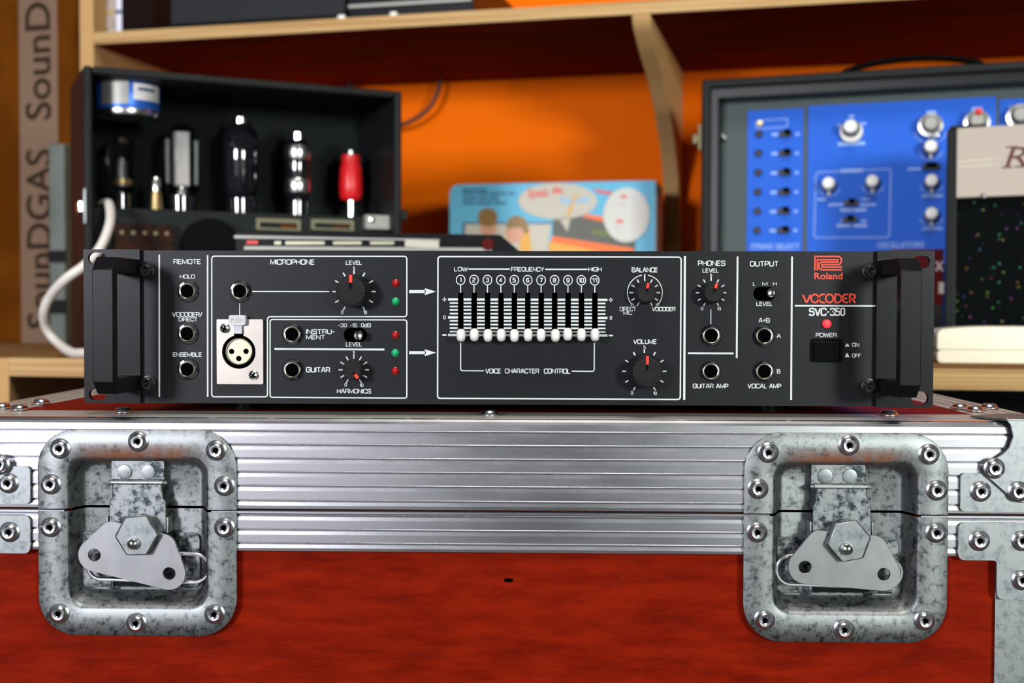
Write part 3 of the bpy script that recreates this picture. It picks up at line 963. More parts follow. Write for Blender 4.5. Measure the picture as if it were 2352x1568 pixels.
T('GUITAR AMP', ID, 1591, 1673, 880.5, 892); T('VOCAL AMP', ID, 1717, 1794.5, 880.5, 892)
T('POWER', Z5, 367, 556, 839, 879); T('ON', Z5, 693, 758, 929, 966); T('OFF', Z5, 693, 774, 1026, 1062)
T('SVC-350', Z5, 305, 632, 613, 688, .03)
for b, h in ((955, 22), (1050, 34)):
    LG.flat([pp(Z5, *p) for p in ((630, b+8), (636, b-h*.3), (640, b-h*.3), (640, b-h*.8), (658, b-h*.8), (658, b-h*.3), (664, b-h*.3), (670, b+8))], YL)
# slider scale
ROWS = [(538, 1), (570, 0), (602, 0), (633, 0), (666, 0), (700, 1), (731, 0), (763, 0), (795, 0), (827, 0), (858, 1)]
for b, big in ROWS:
    w = .0013 if big else .00088
    for i in range(12):
        a0 = (192 if big else 208) if i == 0 else SL[i-1]+27
        a1 = (1628 if big else 1610) if i == 11 else SL[i]-25
        LN([(a0, b+a0*.003), (a1, b+a1*.003)], w, Z3)
for a in (160, 1658):
    d = a*.003
    LN([(a-18, 538+d), (a+18, 538+d)], .0006, Z3); LN([(a, 519+d), (a, 557+d)], .0006, Z3); LN([(a-19, 858+d), (a+19, 858+d)], .0009, Z3)
    T('0', Z3, a-10, a+11, 683+d, 717+d)
for i, sx in enumerate(SL):
    c = [(sx+39*math.cos(2*PI*k/28), 363+i*.4+43*math.sin(2*PI*k/28)) for k in range(28)]
    LN(c, .00052, Z3, True)
    hw = 15 if i < 9 else 24
    if i in (0,): hw = 8
    T(str(i+1), Z3, sx-hw, sx+hw, 341+i*.4, 386+i*.4, .02)
    LN([(sx, 408), (sx, 478)], .00055, Z3)
LN(fil([(306, 930), (306, 1180), (516, 1181)], 20, False), .00065, Z3)
LN(fil([(1510, 930), (1508, 1186), (1305, 1184)], 20, False), .00065, Z3)


def ticks(Z, cx, cy, r0, r1, w, top=None, n=11, scale=1.0):
    for k in range(n):
        t = R(-150+300*k/(n-1))
        rr1 = top if (top and k == n//2) else r1
        LN([(cx+r0*math.sin(t), cy-r0*math.cos(t)), (cx+rr1*math.sin(t), cy-rr1*math.cos(t))], w, Z)


def five(Z, a0, a1, b0, b1):
    T('5', Z, a0, a1, b0, b1)


ticks(Z2, 914, 468, 158, 196, .0008, 205); five(Z2, 906, 924, 242, 273); T('0', Z2, 797, 818, 641, 670); T('10', Z2, 999, 1031, 641, 672)
ticks(Z2, 912, 1172, 100, 138, .0007, 145); five(Z2, 904, 922, 1003, 1032); T('0', Z2, 828, 850, 1294, 1323); T('10', Z2, 965, 999, 1296, 1327)
ticks(Z3, 1963, 478, 104, 137, .0007, 168)
for s in (-1, 1):
    LN([(1965+s*157*math.sin(R(a)), 478-160*math.cos(R(a))) for a in range(10, 143, 4)], .0005, Z3)
    LG.flat([pp(Z3, *p) for p in ((1965+s*95, 603), (1965+s*131, 590), (1965+s*107, 573))], YL)
ticks(Z3, 1960, 1185, 165, 198, .0008, 205); five(Z3, 1952, 1972, 954, 986); T('0', Z3, 1838, 1859, 1365, 1396); T('10', Z3, 2039, 2073, 1368, 1399)
ticks(Z4, 1180, 618, 138, 178, .0007, 182); five(Z4, 1168, 1192, 397, 434); T('0', Z4, 1062, 1088, 787, 822); T('10', Z4, 1250, 1294, 787, 822)
vlg = part('printed_legend', LG, 'white', PANEL)
# ---- red maker's mark and VOCODER
RD = MB()
T('Roland', Z5, 354, 608, 298, 358, .02, RD)
ZL = lambda a, b: (1840+a*.07653, 570+b*.07653)
arc_ = lambda cx, cy, rx, ry, a0, a1, n=14: [(cx+rx*math.sin(R(a0+(a1-a0)*k/n)), cy-ry*math.cos(R(a0+(a1-a0)*k/n))) for k in range(n+1)]
LN([(413, 665), (413, 245), (1105, 245)]+arc_(1105, 367, 103, 122, 4, 176)+[(1105, 490), (628, 490), (628, 562), (1225, 562)], .00088, ZL, mb=RD)
LN([(490, 665), (490, 342), (1098, 342), (1098, 412), (640, 412)]+arc_(640, 528, 110, 117, -4, -176)+[(640, 646), (1225, 646)], .00088, ZL, mb=RD)
vs_ = .00096
LN([(250, 496), (280, 562), (290, 562), (318, 496)], vs_, Z5, mb=RD)
for cx in (359, 490): LN(arc_(cx, 530, 34, 37, 0, 345, 24), vs_, Z5, True, mb=RD)
LN([(450, 494)]+arc_(430, 530, 32, 37, -4, -176, 16)+[(450, 567)], vs_, Z5, mb=RD)
LN([(541, 566), (541, 494), (560, 494)]+arc_(562, 530, 36, 37, 4, 176)+[(541, 567)], vs_, Z5, mb=RD)
LN([(655, 494)]+arc_(640, 530, 32, 37, -4, -176, 16)+[(655, 567)], vs_, Z5, mb=RD); LN([(612, 530), (650, 530)], vs_*.9, Z5, mb=RD)
LN([(673, 570), (673, 494), (700, 494)]+arc_(701, 513, 20, 20, 4, 176, 8)+[(673, 534)], vs_, Z5, mb=RD); LN([(694, 534), (724, 570)], vs_, Z5, mb=RD)
part('red_lettering', RD, 'redprint', PANEL)

# ---- rack ears and handles
for side in (-1, 1):
    if side < 0:
        x0, x1 = PF.x(192.5, 750, -.003), PF.x(321.5, 750, -.003)
        hs = [(Z1, 125, 285, 115, 222), (Z1, 135, 290, 1345, 1442)]
        z1, z0 = PF.z(*Z1(100, 87), -.003), PF.z(*Z1(100, 1470), -.003)
    else:
        x0, x1 = PF.x(2013, 750, -.003), PF.x(2145, 750, -.003)
        hs = [(Z5, 1233, 1398, 145, 262), (Z5, 1228, 1382, 1366, 1490)]
        z1, z0 = PF.z(*Z5(1000, 102), -.003), PF.z(*Z5(1000, 1510), -.003)
    holes = []
    for Z, a0, a1, b0, b1 in hs:
        xa, za = pp(Z, a0, b1, -.003); xb, zb = pp(Z, a1, b0, -.003)
        holes.append(rrect(xa, xb, za, zb, (zb-za)*.49, 8))
    ear = vpart('rack_ear', MB().prism([(x0, z0), (x1, z0), (x1, z1), (x0, z1)], -.003, 0, holes), 'blackmetal')
    # handle: side profile (y,z) swept over its width
    if side < 0: hx1, hw = PF.x(320, 750, -.003), .0112
    else: hx1, hw = PF.x(2012.5, 750, -.003)+.0122, .0112
    hz1, hz0 = .0887, .0143
    yo, yi, th, chf = -.0455, -.0385, .0085, .0068
    outer = [(-.003, hz1), (yo+chf, hz1), (yo, hz1-chf), (yo, hz0+chf), (yo+chf, hz0), (-.003, hz0)]
    inner = [(-.003, hz1-th), (yi+.002, hz1-th), (yi, hz1-th-.002), (yi, hz0+th+.002), (yi+.002, hz0+th), (-.003, hz0+th)]
    vs = [(hx1-hw*k, y, z) for k in (0, 1) for y, z in outer+inner]
    fs = []
    n = 6
    for i in range(n-1):
        a, b, c, d = i, i+1, n+i+1, n+i
        fs += [(a, b, c, d), (12+d, 12+c, 12+b, 12+a), (a, 12+a, 12+b, b), (d, c, 12+c, 12+d)]
    fs += [(0, 6, 18, 12), (5, 17, 23, 11)]
    part('handle', MB().add(vs, fs), 'blackmetal', ear, .0005)
for Z, a, b in ((Z1, 665, 278), (Z1, 672, 1290), (Z5, 848, 285), (Z5, 838, 1315)):
    x, z = pp(Z, a, b)
    bl = vpart('panel_bolt', MB().lathe([(.0042, 0), (.0042, -.0012), (.0034, -.0014), (.0033, -.0048), (.0028, -.0053), (.0019, -.0053), (.0019, -.0020), (.0001, -.0020)], x, 0, z, 24), 'gunmetal')

# ---- jacks
for Z, a, b in ((Z1, 1020, 466), (Z1, 1019, 848), (Z1, 1020, 1168), (Z1, 1493, 466), (Z1, 1963, 854), (Z1, 1965, 1174),
                (Z4, 1180, 1116), (Z4, 1177, 1531), (Z4, 1798, 1121), (Z4, 1798, 1532)):
    x, z = pp(Z, a, b, -.002)
    j = vpart('jack_socket', MB().lathe([(.0062, 0), (.0062, -.0004), (.0057, -.0010), (.0048, -.0011)], x, 0, z, 36, cap1=False), 'blackgloss')
    part('bushing', MB().lathe([(.0048, -.0002), (.0048, -.0024), (.0045, -.0029), (.0041, -.0030), (.0037, -.0028), (.0035, -.0022)], x, 0, z, 36, cap0=False, cap1=False), 'nickel', j)
    part('bore', MB().lathe([(.00352, -.0024), (.0033, -.0005), (.0001, -.0004)], x, 0, z, 28), 'void', j)

# ---- XLR socket
x0, z1 = pp(Z1, 1285, 716, -.0015); x1, z0 = pp(Z1, 1706, 1303, -.0015)
cx, cz_ = pp(Z1, 1486, 1011, -.0015)
hole = circ(cx, cz_, 153*MM, 40)
nx = 40*MM
hole = [(cx+152*MM*math.sin(R(a)), cz_+152*MM*math.cos(R(a))) for a in range(16, 345, 8)]
zt = pp(Z1, 1486, 830)[1]
hole = [(cx+nx*1.05, zt)]+hole+[(cx-nx*1.05, zt)]
xp = vpart('xlr_socket', MB().prism(rrect(x0, x1, z0, z1, .0006, 3), -.0022, 0, [hole]), 'satin', bevel=.0003)
part('well', MB().prism([(cx-.0098, cz_-.0098), (cx+.0098, cz_-.0098), (cx+.0098, cz_+.0108), (cx-.0098, cz_+.0108)], -.0004, -.0002), 'void', xp)
ix, iz = pp(Z1, 1486, 1008, -.002)
pins = [circ(pp(Z1, a, b, -.002)[0], pp(Z1, a, b, -.002)[1], 25*MM, 16) for a, b in ((1418, 1007), (1548, 1006), (1483, 1071))]
part('insert', MB().prism(circ(ix, iz, 112*MM, 40), -.0018, -.0006, pins).lathe([(120*MM, -.0006), (120*MM, -.0026), (112*MM, -.0028), (110*MM, -.0017)], ix, 0, iz, 40, cap0=False, cap1=False), 'olive', xp, label='silver insert with three contact holes')
x0, z1 = pp(Z1, 1397, 680, -.004); x1, z0 = pp(Z1, 1546, 770, -.004)
tab = part('push_tab', MB().prism(rrect(x0, x1, z0, z1, .0012, 5), -.0052, -.0008).box(cx-.0022, cx+.0022, -.0040, -.0008, zt-.0010, z0+.001), 'greytab', xp, .0004)
mbp = MB(); text(mbp, 'PUSH', x0+.0012, x1-.0012, z0+.0016, z1-.0016, -.0054, .01)
part('engraving', mbp, 'cardwhite', tab)
for a, b, rt in ((1357, 799, .3), (1615, 1221, .6)):
    x, z = pp(Z1, a, b, -.003)
    s = part('screw', MB().lathe([(46*MM, -.0020), (44*MM, -.0030), (30*MM, -.0038), (.0001, -.0041)], x, 0, z, 24), 'rivet', xp)
    m_ = MB().box(-.0004, .0004, -.0043, -.0036, -.0018, .0018).box(-.0018, .0018, -.0043, -.0036, -.0004, .0004)
    part('cross_slot', m_.xf(Matrix.Translation((x, 0, z)) @ Matrix.Rotation(rt, 4, 'Y')), 'void', s)
x0, z1 = pp(Z1, 1436, 1205, -.002); x1, z0 = pp(Z1, 1530, 1248, -.002)
e_ = MB().ribbon(rrect(x0, x1, z0, z1, .0004, 2), .00018, -.00225, True)
part('stamped_frame', e_, 'brass', xp)

# ---- knobs


def knob(Z, tx, ty, fx, fy, fr, h, ang, px_r, plen, pw, name='knob'):
    """base centre (tx,ty) and front face (fx,fy) read on the panel"""
    x, z = pp(Z, fx, fy, -h)
    k = 60 if False else None
    s = (.1977 if Z is Z4 else .2551)*.247e-3*(.6925-h)/.6925
    r = fr*s
    kb = MB().lathe([(r*1.10, -.0008), (r*1.08, -h*.55), (r*1.03, -h*.93), (r*.97, -h), (r*.90, -h-.0003), (r*.30, -h+.0001), (.0001, -h+.0001)], x, 0, z, 120, rib=.022, nrib=24 if r > .007 else 18)
    K_ = vpart(name, kb, 'knob')
    px = MB().box(-pw*s/2, pw*s/2, -h-.0010, -h+.001, (px_r-plen/2)*s, (px_r+plen/2)*s)
    part('pointer', px.xf(Matrix.Translation((x, 0, z)) @ Matrix.Rotation(R(ang), 4, 'Y')), 'redmark', K_, .0002)
    gr = MB().box(-.00022, .00022, -h-.0005, -h+.001, r*.15, (px_r-plen*.4)*s)
    part('groove', gr.xf(Matrix.Translation((x, 0, z)) @ Matrix.Rotation(R(ang-4 if r > .007 else ang), 4, 'Y')), 'void', K_)
    return K_


knob(Z2, 914, 468, 885, 463, 132, .0150, 0, 110, 72, 30)
knob(Z2, 912, 1172, 897, 1180, 84, .0110, 141, 66, 46, 28)
knob(Z3, 1963, 478, 1977, 480, 88, .0110, 12, 64, 50, 26)
knob(Z3, 1960, 1185, 1986, 1194, 134, .0150, 0, 108, 78, 28)
knob(Z4, 1180, 618, 1210, 620, 110, .0110, 18, 86, 62, 34)

# ---- slider caps
for i, sx in enumerate(SL):
    b = (862, 858, 863, 860, 864, 859, 860, 863, 853, 857, 858)[i]
    a = sx+(3, 2, 4, 3, 1, 3, 0, 8, -2, 1, 3)[i]
    x, z = pp(Z3, a, b, -.009)
    sc = vpart('slider_cap', MB().blob(x, -.0085, z, 40*MM, .0048, 59*MM, 24, 14, .78), 'cap')
    part('stem', MB().box(x-.0006, x+.0006, -.006, .0044, z-.0016, z+.0016), 'blackplastic', sc)

# ---- LEDs
for a, b, m in ((1287, 393, 'ledred'), (1286, 557, 'ledgreen'), (1284, 860, 'ledred'), (1283, 1021, 'ledgreen'), (1283, 1183, 'ledred')):
    x, z = pp(Z2, a, b, -.001)
    ld = vpart('indicator_lamp', MB().lathe([(.0022, 0), (.0022, -.0003), (.00185, -.0005), (.0018, -.0012), (.0015, -.0021), (.0009, -.0027), (.0001, -.0029)], x, 0, z, 24), m,
               label='red indicator lamp' if m == 'ledred' else 'green indicator lamp')
x, z = pp(Z5, 468, 758, -.001)
vpart('power_lamp', MB().lathe([(.0024, 0), (.0024, -.0012), (.0020, -.0023), (.0011, -.0031), (.0001, -.0033)], x, 0, z, 24), 'ledlit', label='lit red power lamp')

# ---- lever switches
for Z, a, b, q in ((Z2, 957, 861, .247e-3*.2551*43), (Z4, 1873, 618, .247e-3*.1977*53)):
    x, z = pp(Z, a, b, -.006)
    lv = vpart('lever_switch', MB().lathe([(.0016, .0044), (q*.8, -.0045), (q, -.0065), (q*.96, -.0076), (q*.72, -.0082), (q*.45, -.0080), (.0001, -.0079)], x, 0, z, 28), 'chrome', label='chrome lever switch')
# ---- power button
x0, z1 = pp(Z5, 322, 890); x1, z0 = pp(Z5, 604, 1103)
xi0, zi1 = pp(Z5, 352, 922, -.001); xi1, zi0 = pp(Z5, 578, 1075, -.001)
pb = vpart('power_button_housing', MB().prism(rrect(x0, x1, z0, z1, .0016, 4), -.0012, 0, [rrect(xi0-.0004, xi1+.0004, zi0-.0004, zi1+.0004, .0004, 2)]), 'matteblack', bevel=.0003)
part('power_button', MB().box(xi0, xi1, -.0020, 0, zi0, zi1), 'matteblack', pb, .0003)

# ------------------------------------------------------------------ shelving behind
SHELF = thing('shelving_unit', 'birch plywood shelf with curved brackets across the orange wall', 'shelf', SF.o, SH_YAW)
ZU0, ZU1 = .3995, .4150
xL = SF.x(183, 200); xL2 = SF.x(215, 200)
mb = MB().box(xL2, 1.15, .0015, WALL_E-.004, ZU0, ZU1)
part('shelf_board', mb, 'shaded_ply', SHELF, .001, label='plywood shelf board, coloured dark red for the shade under it')
part('board_edge', MB().box(xL2, 1.15, -.0005, .0016, ZU0, ZU1), 'plyedge', SHELF, .0012, label='pale front edge of the shelf board')
part('upright', MB().box(xL, xL2, 0, WALL_E-.004, ZCAB, .95), 'ply', SHELF, .0012)
bp = [(0, ZU0), (.002, .393), (.014, .383), (.067, .366), (.140, .348), (.204, .322), (.261, .288), (.306, .246), (.330, .192), (.338, .146), (.344, .05), (WALL_E-.003, .03), (WALL_E-.003, ZU0)]
bx0, bx1 = SF.x(1451, 40), SF.x(1452, 40)+.021
bk = MB().prism(bp, bx0, bx1)
bk.v = [(y, x, z) for x, y, z in bk.v]
part('bracket', bk, 'ply', SHELF, .0015)

# low cabinet under it
CYAW = R(-9.5)
CO = CAM+Vector((FW.x, FW.y, 0))*1.08
LF = Fr((CO.x, CO.y, 0), CYAW)
CAB = thing('low_cabinet', 'low plywood cabinet standing behind the flight case, carrying the gear', 'cabinet', (CO.x, CO.y, FLOOR), CYAW)
co = Vector((0, 0, -FLOOR))
xa = LF.x(20, 860); xb = LF.x(-6, 860)
part('top_board', MB().box(xb-.45, xb-.0005, .0015, .60, ZCAB-.0178, ZCAB), 'plytop', CAB, .001, off=co)
part('top_board', MB().box(xb, xa-.0005, .552, .60, ZCAB-.0178, ZCAB), 'plytop', CAB, off=co)
part('top_board', MB().box(xa, .95, .0015, .60, ZCAB-.0178, ZCAB), 'plytop', CAB, .001, off=co)
part('board_edge', MB().box(xa, .95, -.001, .0016, ZCAB-.0178, ZCAB), 'plyedge', CAB, .003, off=co, label='pale rounded front edge of the top board')
part('side_panel', MB().box(xb, xa, 0, .55, FLOOR, ZCAB-.0005), 'ply', CAB, .001, off=co)
part('side_panel', MB().box(.93, .95, .003, .55, FLOOR, ZCAB-.0183), 'ply', CAB, .001, off=co)
part('back_panel', MB().box(xa, .93, .35, .36, FLOOR, ZCAB-.02), 'darkgrey', CAB, off=co)  # added panel, coloured dark to stand in for shade below the top board

# ------------------------------------------------------------------ tall cardboard box with printed tape, left
BX = Fr(SF.w(0, .035, ZCAB), SH_YAW)
CB = thing('cardboard_box', 'tall brown cardboard box sealed with grey shop tape, left of the shelf', 'box', BX.o, SH_YAW)
bl_, br_ = BX.x(-70, 400), BX.x(182, 400)-.001
part('carton', MB().box(bl_, br_, 0, .30, 0, .62), 'card', CB, .002)
t0, t1 = BX.x(46, 400, -.001), BX.x(134, 400, -.001)
part('tape', MB().box(t0, t1, -.0008, -.0001, 0, .62), 'tape', CB)
for py0, py1 in ((755, 342), (275, -185)):
    tx = MB()
    xz0 = BX.z(90, py0, -.001); xz1 = BX.z(90, py1, -.001)
    text(tx, 'SounDGAS', t0+.009, t1-.010, xz0, min(xz1, .615), -.0010, .015, rot=True)
    part('lettering', tx, 'tapeink', CB)

# grey-green slab between the carton and the valve case
GX = Fr(SF.w(0, -.022, ZCAB), SH_YAW)
g0, g1 = GX.x(112, 500), GX.x(148, 500)
gz1 = GX.z(125, 330)
GB = thing('storage_case', 'narrow grey-green storage case upright behind the open valve case', 'case', GX.w(0, 0, 0), SH_YAW)
part('body', MB().box(g0, g1, 0, .05, 0, gz1), 'greybox', GB, .002)
for a, b in ((575, 603), (688, 720)):
    z1_, z0_ = GX.z(125, a), GX.z(125, b)
    part('band', MB().box(g0-.001, g1+.001, -.0015, .0, z0_, z1_), 'blackplastic', GB)

# ------------------------------------------------------------------ open black case with valves
VYAW = R(26.75)
P0 = at_depth(195, 600, 1.215); P0.z = ZCAB
VF = Fr(P0, VYAW)
VC = thing('valve_case', 'open-fronted black leatherette case holding glass valves and a blue tin', 'instrument case', VF.o, VYAW)
vw = VF.x(924, 380); vh = VF.z(195, 149)
dep = .135; t = .0085
body = MB().box(0, t, 0, dep, 0, vh).box(vw-t, vw, 0, dep, 0, vh).box(t, vw-t, 0, dep, vh-t, vh).box(t, vw-t, 0, dep, 0, t)
part('shell', body, 'tolex', VC, .0025)
part('back_board', MB().box(t, vw-t, dep-.006, dep-.001, t, vh-t), 'tolexin', VC)
zch = VF.z(430, 484, .035)
part('chassis', MB().box(t, vw-t, .030, dep-.007, t, zch), 'chassis', VC, .001)
CH = VC


def vq(px, py, y=.07): return VF.at(px, py, y)


def wid(px0, px1, py, y=.07): return VF.x(px1, py, y)-VF.x(px0, py, y)


# blue tin slung under the lid
x, z1 = vq(293, 184, .05); z0 = VF.z(293, 258, .05); r = wid(220, 368, 220, .05)/2
tin = part('blue_tin', MB().lathe([(r*.97, z1), (r, z1-.002), (r, z0), (r*.99, z0-.001)], x, .05, 0, 40, 'Z'), 'bluetin', VC, label='blue tin with a white label')
part('rim', MB().lathe([(r*1.01, z0), (r*1.02, z0-.003), (r*.99, z0-.006), (r*.80, z0-.0065)], x, .05, 0, 40, 'Z'), 'silver', tin)
part('hanger', MB().box(x-.010, x+.010, .035, .065, z1, vh-t), 'tolexin', tin)


def curved(cx, cy, r, a0, a1, z0, z1, n=10):
    m = MB(); vs = []
    for i in range(n+1):
        a = R(a0+(a1-a0)*i/n); c, s_ = math.sin(a), -math.cos(a)
        vs += [(cx+r*c, cy+r*s_, z0), (cx+r*c, cy+r*s_, z1)]
    m.add(vs, [(2*i, 2*i+2, 2*i+3, 2*i+1) for i in range(n)])
    return m


rl = r+.0004
part('paper_label', curved(x, .05, rl, 2, 62, z0+.009, z1-.008), 'paper', tin)
mb = curved(x, .05, rl+.0003, 10, 46, z0+.0185, z0+.0215)
part('label_line', mb, 'pr_navy', tin)
part('glare_patch', curved(x, .05, rl, -58, -6, z0+.004, z1-.006), 'striplight', tin)  # glare on the tin, painted as a pale patch


def valve(px, pyt, pyb, half, kind):
    y = .075
    x, zt = vq(px, pyt, y); zb = zch; rr = wid(px-half, px+half, (pyt+pyb)/2, y)/2
    hb = .020 if kind != 'small' else .010
    base = part('valve', MB().lathe([(rr*.80, zb), (rr*.82, zb+hb*.9), (rr*.72, zb+hb)], x, y, 0, 28, 'Z'), 'blackgloss', VC,
                label={'clear': 'clear glass valve', 'plate': 'large glass valve with a bright plate', 'dark': 'dark blackened valve', 'band': 'dark valve with silver bands'}[kind])
    h = zt-zb
    gl = [(rr*.72, zb+hb), (rr*.92, zb+hb+.006), (rr*.95, zt-rr*.9), (rr*.85, zt-rr*.5), (rr*.55, zt-rr*.15), (rr*.15, zt), (.0002, zt)]
    if kind in ('clear', 'plate'):
        part('glass_envelope', MB().lathe(gl, x, y, 0, 28, 'Z', cap0=False), 'glass', base)
        if kind == 'plate':
            part('plate', MB().box(x-rr*.34, x+rr*.34, y-rr*.35, y+rr*.35, zb+hb+.010, zt-.010), 'cap', base, .001)
            for s in (-1, 1): part('rod', MB().lathe([(rr*.16, zb+hb+.012), (rr*.16, zt-.018)], x+s*rr*.70, y, 0, 12, 'Z'), 'steel', base)
            part('stem', MB().lathe([(rr*.25, zb+hb), (rr*.30, zb+hb+.004), (rr*.2, zb+hb+.010)], x, y, 0, 16, 'Z'), 'silver', base)
        else:
            part('electrode', MB().lathe([(rr*.40, zb+hb+.006), (rr*.42, zt-.030), (rr*.2, zt-.024)], x, y, 0, 20, 'Z'), 'steel', base)
            part('getter', MB().lathe([(rr*.62, zt-rr*.62), (rr*.45, zt-rr*.24), (rr*.1, zt-.002)], x, y, 0, 20, 'Z'), 'silver', base)
            part('spacer', MB().lathe([(rr*.75, zb+hb+.008), (rr*.75, zb+hb+.014)], x, y, 0, 20, 'Z'), 'brass', base)
    else:
        part('envelope', MB().lathe(gl, x, y, 0, 28, 'Z', cap0=False), 'blackgloss', base)
        if kind == 'band':
            for a, b in ((335, 368), (412, 444)):
                z1_, z0_ = VF.z(px, a, y), VF.z(px, b, y)
                part('silver_band', MB().lathe([(rr*.97, z0_), (rr*1.0, z0_+.001), (rr*1.0, z1_-.001), (rr*.97, z1_)], x, y, 0, 28, 'Z'), 'silver', base)
            part('crown_cap', MB().lathe([(rr*.5, zt-.002), (rr*.5, zt+.006), (rr*.2, zt+.009)], x, y, 0, 20, 'Z'), 'chrome', base)
        else:
            part('top_cap', MB().lathe([(rr*.42, zt-.003), (rr*.42, zt+.004), (.0002, zt+.006)], x, y, 0, 20, 'Z'), 'chrome', base)
    return base


valve(278, 310, 475, 34, 'clear')
valve(417, 284, 480, 42, 'plate')
valve(553, 280, 485, 42, 'dark')
valve(684, 318, 488, 30, 'band')
x, zt = vq(358, 404, .06)
lp = part('pilot_lamp', MB().lathe([(.0075, zch), (.0065, zch+.004), (.0055, zch+.018), (.0048, zch+.022)], x, .06, 0, 20, 'Z'), 'brass', VC, label='small brass pilot lamp')
part('lamp_tip', MB().lathe([(.0045, zch+.022), (.0048, zt-.004), (.0030, zt-.001), (.0002, zt)], x, .06, 0, 18, 'Z'), 'silver', lp)
x, zt = vq(806, 338, .075); _, za = vq(806, 357, .075); _, zb = vq(806, 460, .075); rr = wid(782, 833, 410, .075)/2
rp = part('red_plug', MB().lathe([(rr*.80, zb), (rr*.98, zb+.004), (rr, zb+.018), (rr*.92, za-.014), (rr*.80, za-.010), (rr*.80, za)], x, .075, 0, 28, 'Z'), 'red', VC, label='red plug standing on a silver pin')
part('pin', MB().lathe([(rr*.36, zch), (rr*.40, zb)], x, .075, 0, 18, 'Z'), 'silver', rp)
part('tip', MB().lathe([(rr*.32, za), (rr*.30, zt-.004), (.0002, zt)], x, .075, 0, 18, 'Z'), 'silver', rp)
# chassis front fittings
for a0, a1, b0, b1 in ((588, 690, 501, 530), (714, 812, 503, 530)):
    x0, z1 = VF.at(a0, b0, .029); x1, z0 = VF.at(a1, b1, .029)
    fr = part('label_holder', MB().prism([(x0, z0), (x1, z0), (x1, z1), (x0, z1)], .0275, .030, [[(x0+.004, z0+.002), (x1-.004, z0+.002), (x1-.004, z1-.004), (x0+.004, z1-.004)]]), 'dullframe', VC)
    part('card_slip', MB().box(x0+(x1-x0)*.55, x1-.006, .0285, .0296, z0+.003, z1-.006), 'card', fr)
x0, z1 = VF.at(840, 493, .020); x1, z0 = VF.at(915, 528, .020)
pl = part('metal_bracket', MB().box(x0, x1, .019, .030, z0, z1), 'striplight', VC, .0008, label='pale metal bracket with two screws')
for s in (.18, .82): part('screw', MB().lathe([(.0035, .019), (.0030, .0172), (.0002, .0168)], x0+(x1-x0)*s, 0, z0+(z1-z0)*.66, 16), 'chrome', pl)
x0, z1 = VF.at(262, 512, .025); x1, z0 = VF.at(398, 585, .025)
tb = part('terminal_block', MB().box(x0, x1, .021, .030, max(z0, .012), z1), 'brownblock', VC, .001)
for i in range(5): part('terminal', MB().lathe([(.0028, .021), (.0024, .0185), (.0002, .018)], x0+(x1-x0)*(.12+.19*i), 0, z1-.010, 14), 'darkbrass', tb)
x, z = VF.at(486, 566, .012)
part('dial', MB().lathe([(.030, .030), (.030, .016), (.026, .010), (.0002, .009)], x, 0, z, 36), 'matteblack', VC, .001)
# outer catches
lx, lz1 = VF.at(197, 432); lz0 = VF.z(197, 515)
ct = part('latch', MB().box(-.0016, .0022, -.0025, .001, lz0, lz1), 'steel', VC, .0012)
part('catch', MB().box(-.006, -.0005, .004, .024, lz0+.012, lz1-.012), 'silver', ct, .0015)
part('catch', MB().box(vw, vw+.008, .004, .02, VF.z(930, 506), VF.z(930, 480)), 'blackplastic', VC, .0015)
x, z = VF.at(797, 235, .125)
part('screw', MB().lathe([(.005, .129), (.004, .126), (.0002, .125)], x, 0, z, 16), 'silver', VC)

# ------------------------------------------------------------------ cables


def spline(pts, n=10):
    P = [pts[0]]+list(pts)+[pts[-1]]; out = []
    for i in range(1, len(P)-2):
        a, b, c, d = P[i-1], P[i], P[i+1], P[i+2]
        for k in range(n):
            s = k/n
            out.append(.5*((2*b)+(c-a)*s+(2*a-5*b+4*c-d)*s*s+(3*b-a-3*c+d)*s**3))
    out.append(P[-2])
    return out


path = [at_depth(*p) for p in ((236, 470, 1.27), (250, 468, 1.24), (254, 500, 1.215), (246, 535, 1.20), (228, 572, 1.19), (196, 608, 1.185), (152, 640, 1.185), (117, 678, 1.20), (101, 715, 1.21), (106, 752, 1.225), (130, 784, 1.225), (164, 805, 1.195), (200, 812, 1.175), (260, 812, 1.165))]
for p in path[-3:]: p.z = ZCAB+.0047
tag(part('power_cable', MB().tube(spline(path), .0047, 12), 'cable_white'), 'white cable looping out of the black valve case down to the cabinet', 'cable')
path = [SF.w(*SF.at(px, py, e), 0) for px, py, e in ()]


def se(px, py, e):
    x, z = SF.at(px, py, e); return SF.w(x, e, z)


path = [se(1012, 176, .33), se(1011, 186, .33), se(1005, 212, .33), se(990, 243, .33), se(968, 264, .33), se(942, 279, .33), se(912, 289, .33), se(860, 297, .33)]
tag(part('lead', MB().tube(spline(path, 6), .0031, 10), 'cable_black'), 'thin black lead curving down the orange wall from under the shelf', 'cable')
path = [se(804, 187, .33), se(804, 196, .33), se(806, 215, .33), se(806, 260, .33)]
tag(part('lead', MB().tube(spline(path, 4), .0055, 10), 'cable_black'), 'short thick black lead hanging straight down behind the valve case', 'cable')

